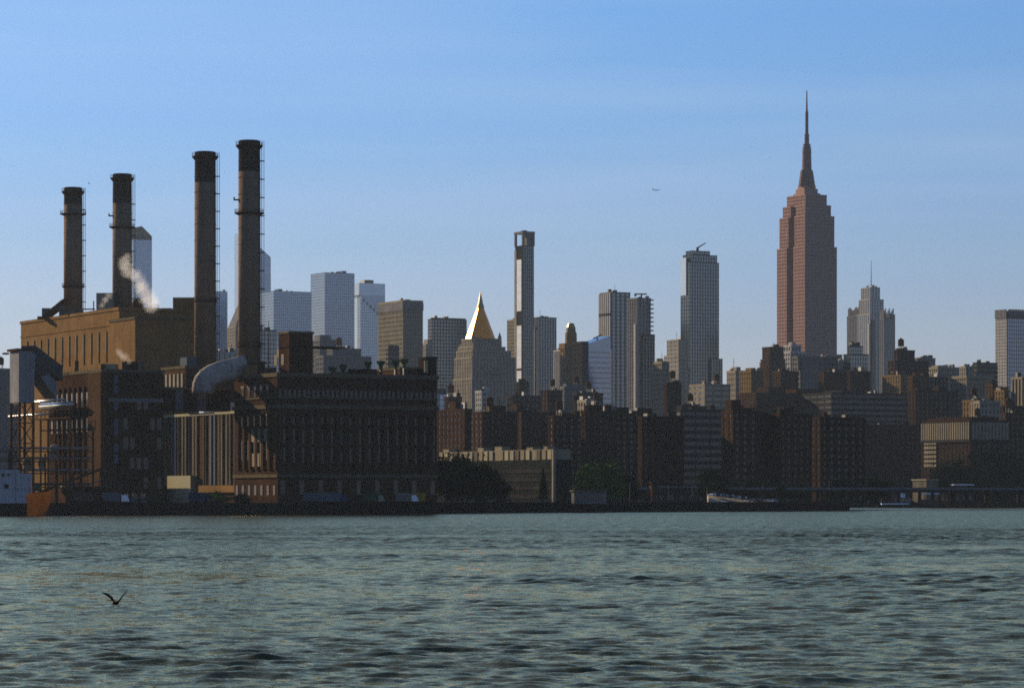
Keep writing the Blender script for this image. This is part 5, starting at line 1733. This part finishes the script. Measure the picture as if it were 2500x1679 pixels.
def ship_hull(x0, x1, ztop, m, name, round_bow):
    """lofted hull piece between two stations; the bow curves in plan and in profile"""
    b = MB()
    n, nz_ = 17, 9
    for i in range(n):
        t = x0 + (x1 - x0) * i / (n - 1)
        for j in range(nz_):
            f = j / (nz_ - 1)
            zt_ = ztop + (0.8 * ((t - x0) / (x1 - x0)) if round_bow else 0)
            z = -1.2 + (zt_ + 1.2) * f
            if round_bow:
                reach = 0.20 * math.sqrt(max(0.02, 1 - (1 - min(1, f * 1.12)) ** 2 * .93))
                s_ = (t - x0) / (x1 - x0)
                x = L * (x0 + reach * s_)
                w = 4.6 * (.80 + .2 * f) * math.sqrt(max(0.0005, 1 - s_ ** 2.2))
            else:
                x, w = L * t, 4.6 * (.80 + .2 * f)
            b.v += [(x, -w, z), (x, w, z)]
    st = nz_ * 2
    for i in range(n - 1):
        o = i * st
        for j in range(nz_ - 1):
            k = o + j * 2
            b.f += [(k, k + 2, k + 2 + st, k + st), (k + 1, k + 1 + st, k + 3 + st, k + 3)]
        k = o + (nz_ - 1) * 2
        b.f += [(k, k + 1, k + 1 + st, k + st), (o, o + st, o + 1 + st, o + 1)]
    for o in (0, (n - 1) * st):
        b.f += [(o + j * 2, o + j * 2 + 1, o + j * 2 + 3, o + j * 2 + 2) for j in range(nz_ - 1)]
    return b.build(name, m, bt, smooth=round_bow)
ship_hull(0, .80, 3.6, BLACKP, 'hull', False)
ship_hull(.80, 1.0, 6.2, ORANGE, 'bow', True)
MB().box(L * .02, -4.0, 3.62, L * .70, 4.0, 13.0).build('deckhouse', SHIPW, bt)
MB().box(L * .705, -3.9, 3.65, L * .81, 3.5, 12.0).build('forward_deckhouse', SHIPW, bt)
MB().box(L * .1, -3.0, 13.02, L * .5, 3.0, 15.4).build('bridge_deck', SHIPW, bt)
for x, z, s in ((.59, 11.6, .4), (.64, 11.6, .35), (.62, 8.4, .6), (.5, 11.6, .35), (.4, 11.6, .35), (.3, 11.6, .35), (.5, 8.2, .4), (.35, 8.2, .4)):
    MB().box(L * x - s, -4.12, z - s, L * x + s, -3.95, z + s).build('window', BLACKP, bt)
MB().box(L * .855, -.5, 7.05, L * .9, .5, 9.0).build('deck_winch', GREENP, bt)
MB().box(L * .84, -.8, 6.2, L * .852, .8, 7.8).build('hatch', CORR, bt)
MB().tube([(L * .69, 0, 6), (L * .69, 0, 13.5)], .16, 6).build('mast', RUST, bt)
m = MB()
for k in range(9):
    t = .72 + k * .03
    w = 4.4 * math.sqrt(max(0.0, 1 - max(0, (t - .74) / .26) ** 2))
    m.box(L * t - .04, -w * .9 - .04, 6.9, L * t + .04, -w * .9 + .04, 8.0)
m.build('stanchion', RUST, bt, kind='stuff')

D = 1690
fe = thing('moored_ferry', 'small white and blue ferry moored at the far quay on the right', 'ferry', (X(2140, D), D, 0))
L = X(2232, D) - X(2140, D)
hull(L, 5, 1.7, BLACKP, 'hull', fe)
MB().box(L * .12, -2.2, 1.75, L * .85, 2.2, 2.4).build('deck', WHITE, fe)
cbn = MB().box(L * .50, -2.0, 2.41, L * .92, 2.0, 5.4).build('cabin', PANEL, fe)
for k in range(5):
    MB().box(L * (.52 + .08 * k), -2.08, 3.3, L * (.57 + .08 * k), -1.95, 4.7).build('window', G_DARK, cbn)
MB().box(L * .6, -1.4, 5.41, L * .75, 1.4, 7.6).build('wheelhouse', WHITE, fe)
MB().tube([(L * .66, 0, 7.6), (L * .66, 0, 10.6)], .1, 5).build('mast', STEEL, fe)
MB().lathe([(.5, 2.4), (.5, 6.2)], n=8, cx=L * .12).build('funnel', PANEL, fe)
dk = thing('floating_dock', 'dark floating dock with thin white canopy right of the ferry', 'dock', (X(2244, 1684), 1684, 0))
W = X(2290, 1684) - X(2244, 1684)
MB().box(-6, -4, -.8, W + 3, 4, 1.2).build('pontoon', TIMBER, dk)
MB().box(-.3, -3, 7.2, W + .3, 3, 7.8).build('canopy', WHITE, dk)
for x in (.3, W * .33, W * .66, W - .3):
    for y in (-2.6, 2.6):
        MB().box(x - .15, y - .15, 1.2, x + .15, y + .15, 7.2).build('post', DSTEEL, dk)
MB().box(1, -1, 1.2, W - 1, 2, 4.4).build('waiting_room', DSTEEL, dk)

# ------------------------------------------------------------------ bird, gull and plane
def bird(label, loc, span, rz, name='cormorant', up=.85):
    """one skinned body: trunk, neck, beak, tail and two raised wings"""
    s = span / 1.3
    P = [(0, 0, 0, .085, .085), (.16, 0, .02, .07, .07), (.27, 0, .07, .035, .035), (.34, 0, .11, .042, .042), (.44, 0, .10, .01, .01),
         (-.18, 0, -.01, .06, .05), (-.36, 0, -.02, .05, .012),
         (.03, .09, .04, .06, .03), (.04, .26, .04 + .26 * up, .11, .03), (-.02, .44, .04 + .40 * up, .10, .022), (-.10, .60, .04 + .46 * up, .02, .008),
         (.03, -.09, .04, .06, .03), (.04, -.26, .04 + .28 * up, .11, .03), (-.02, -.44, .04 + .46 * up, .10, .022), (-.10, -.58, .04 + .62 * up, .02, .008)]
    E = [(0, 1), (1, 2), (2, 3), (3, 4), (0, 5), (5, 6), (0, 7), (7, 8), (8, 9), (9, 10), (0, 11), (11, 12), (12, 13), (13, 14)]
    me = bpy.data.meshes.new(name)
    bm = bmesh.new()
    sk = bm.verts.layers.skin.verify()
    vv = []
    for i, q in enumerate(P):
        v = bm.verts.new((q[0] * s, q[1] * s, q[2] * s))
        v[sk].radius = (q[3] * s, q[4] * s)
        v[sk].use_root = i == 0
        vv.append(v)
    for a, b in E:
        bm.edges.new((vv[a], vv[b]))
    bm.to_mesh(me)
    bm.free()
    o = put(name, me, loc=loc, rz=rz)
    md = o.modifiers.new('skin', 'SKIN')
    md = o.modifiers.new('sub', 'SUBSURF')
    md.levels = md.render_levels = 2
    me.materials.append(BIRDM)
    tag(o, label, 'bird')
    return o
Db = HC * F / (1480 - HY)
bird('dark brown water bird with raised wings skimming the water', (X(283, Db), Db, .16), 1.45, R(72))
bird('tiny distant bird above the second smokestack', (X(217, 700), 700, Z(449, 700)), .75, R(20), name='gull')
pl = thing('airliner', 'tiny airliner flying in the open sky left of the tallest skyscraper', 'airplane', (X(1602, 5200), 5200, Z(464, 5200)), R(3))
pl.scale = (.66, .66, .66)
MB().tube([(-9, 0, -.3), (-6, 0, 0), (6.5, 0, .1), (9, 0, 0)], .95, 10).build('fuselage', WHITE, pl)
MB().prism([(-1, 0), (2, 0), (-2.4, -8.5), (-3.6, -8.5)], -.5, -.2).prism([(2, 0), (-1, 0), (-3.6, 8.5), (-2.4, 8.5)], -.5, -.2).build('wing', WHITE, pl)
MB().hexa([(-9, -.12, .5), (-6.4, -.12, .5), (-6.4, .12, .5), (-9, .12, .5)], [(-10, -.1, 3.8), (-8.6, -.1, 3.8), (-8.6, .1, 3.8), (-10, .1, 3.8)]).build('tail_fin', CONC, pl)
MB().tube([(-.5, -3.2, -1.1), (1.6, -3.2, -1.1)], .5, 8).build('engine', STEEL, pl)
MB().tube([(-.5, 3.2, -1.1), (1.6, 3.2, -1.1)], .5, 8).build('engine', STEEL, pl)

# ------------------------------------------------------------------ steam
def steam_mat(name, dens, sc):
    """soft puff: thick in the middle, torn by noise, nothing at the rim"""
    m = bpy.data.materials.new(name)
    m.use_nodes = True
    nt = m.node_tree
    for n in list(nt.nodes):
        if n.type != 'OUTPUT_MATERIAL':
            nt.nodes.remove(n)
    out = [n for n in nt.nodes if n.type == 'OUTPUT_MATERIAL'][0]
    v = nt.nodes.new('ShaderNodeVolumePrincipled')
    v.inputs['Color'].default_value = (.95, .95, .95, 1)
    v.inputs['Anisotropy'].default_value = .3
    t = nt.nodes.new('ShaderNodeTexCoord')
    ln = nt.nodes.new('ShaderNodeVectorMath')
    ln.operation = 'LENGTH'
    nt.links.new(t.outputs['Object'], ln.inputs[0])
    g = nt.nodes.new('ShaderNodeNewGeometry')
    nz_ = nt.nodes.new('ShaderNodeTexNoise')
    nz_.inputs['Scale'].default_value = sc
    nz_.inputs['Detail'].default_value = 5
    nt.links.new(g.outputs['Position'], nz_.inputs['Vector'])
    sm = nt.nodes.new('ShaderNodeMath')
    sm.operation = 'SUBTRACT'
    nt.links.new(nz_.outputs['Fac'], sm.inputs[0])
    nt.links.new(ln.outputs['Value'], sm.inputs[1])
    mr = nt.nodes.new('ShaderNodeMapRange')
    mr.interpolation_type = 'SMOOTHSTEP'
    mr.inputs['From Min'].default_value = -.48
    mr.inputs['From Max'].default_value = .34
    mr.inputs['To Max'].default_value = dens
    nt.links.new(sm.outputs[0], mr.inputs['Value'])
    nt.links.new(mr.outputs[0], v.inputs['Density'])
    nt.links.new(v.outputs[0], out.inputs['Volume'])
    return m
STM = steam_mat('steam', .085, .42)
bm = bmesh.new()
bmesh.ops.create_icosphere(bm, subdivisions=2, radius=1.0)
puff = bpy.data.meshes.new('puff')
bm.to_mesh(puff)
bm.free()
puff.materials.append(STM)
def steam(label, puffs, D):
    a = puffs[0]
    rr = random.Random(int(a[0]))
    root = thing('steam_plume', label, 'steam', (X(a[0], D), D, Z(a[1], D)))
    root['kind'] = 'stuff'
    for (px, py, r) in puffs:
        o = put('puff', puff, root)
        o.location = Vector((X(px, D), D + rr.uniform(-1, 1), Z(py, D))) - root.location
        rad = 1.75 * r / F * D
        o.scale = (rad * rr.uniform(.85, 1.2), rad, rad * rr.uniform(.85, 1.2))
        o.rotation_euler = (rr.uniform(0, 3), rr.uniform(0, 3), rr.uniform(0, 3))
steam('white steam plume drifting across the foot of the second smokestack', [(370, 742, 15), (360, 722, 16), (348, 702, 14), (338, 682, 12), (326, 668, 12), (310, 658, 12), (302, 642, 11), (310, 628, 8), (376, 738, 12), (340, 700, 10)], 1148)
steam('small white steam wisp on the roof of the left brick wing', [(316, 882, 6), (304, 872, 9), (291, 861, 8)], 1004)
steam('short diagonal steam wisp before the pale roof penthouse', [(250, 745, 6), (258, 733, 7), (266, 722, 7)], 1200)

# ------------------------------------------------------------------ haze
hm_ = bpy.data.materials.new('haze')
hm_.use_nodes = True
nt = hm_.node_tree
for n in list(nt.nodes):
    if n.type != 'OUTPUT_MATERIAL':
        nt.nodes.remove(n)
out = [n for n in nt.nodes if n.type == 'OUTPUT_MATERIAL'][0]
pv = nt.nodes.new('ShaderNodeVolumePrincipled')
pv.inputs['Color'].default_value = (0.28, 0.36, 0.47, 1)
pv.inputs['Density'].default_value = HAZE = 3.0e-5
pv.inputs['Anisotropy'].default_value = 0.35
nt.links.new(pv.outputs[0], out.inputs['Volume'])
hz = MB().box(-2500, -60, -4, 2500, 7000, 560).build('haze', hm_)
hz['kind'] = 'stuff'
hz['label'] = 'thin pale summer haze over river and city'
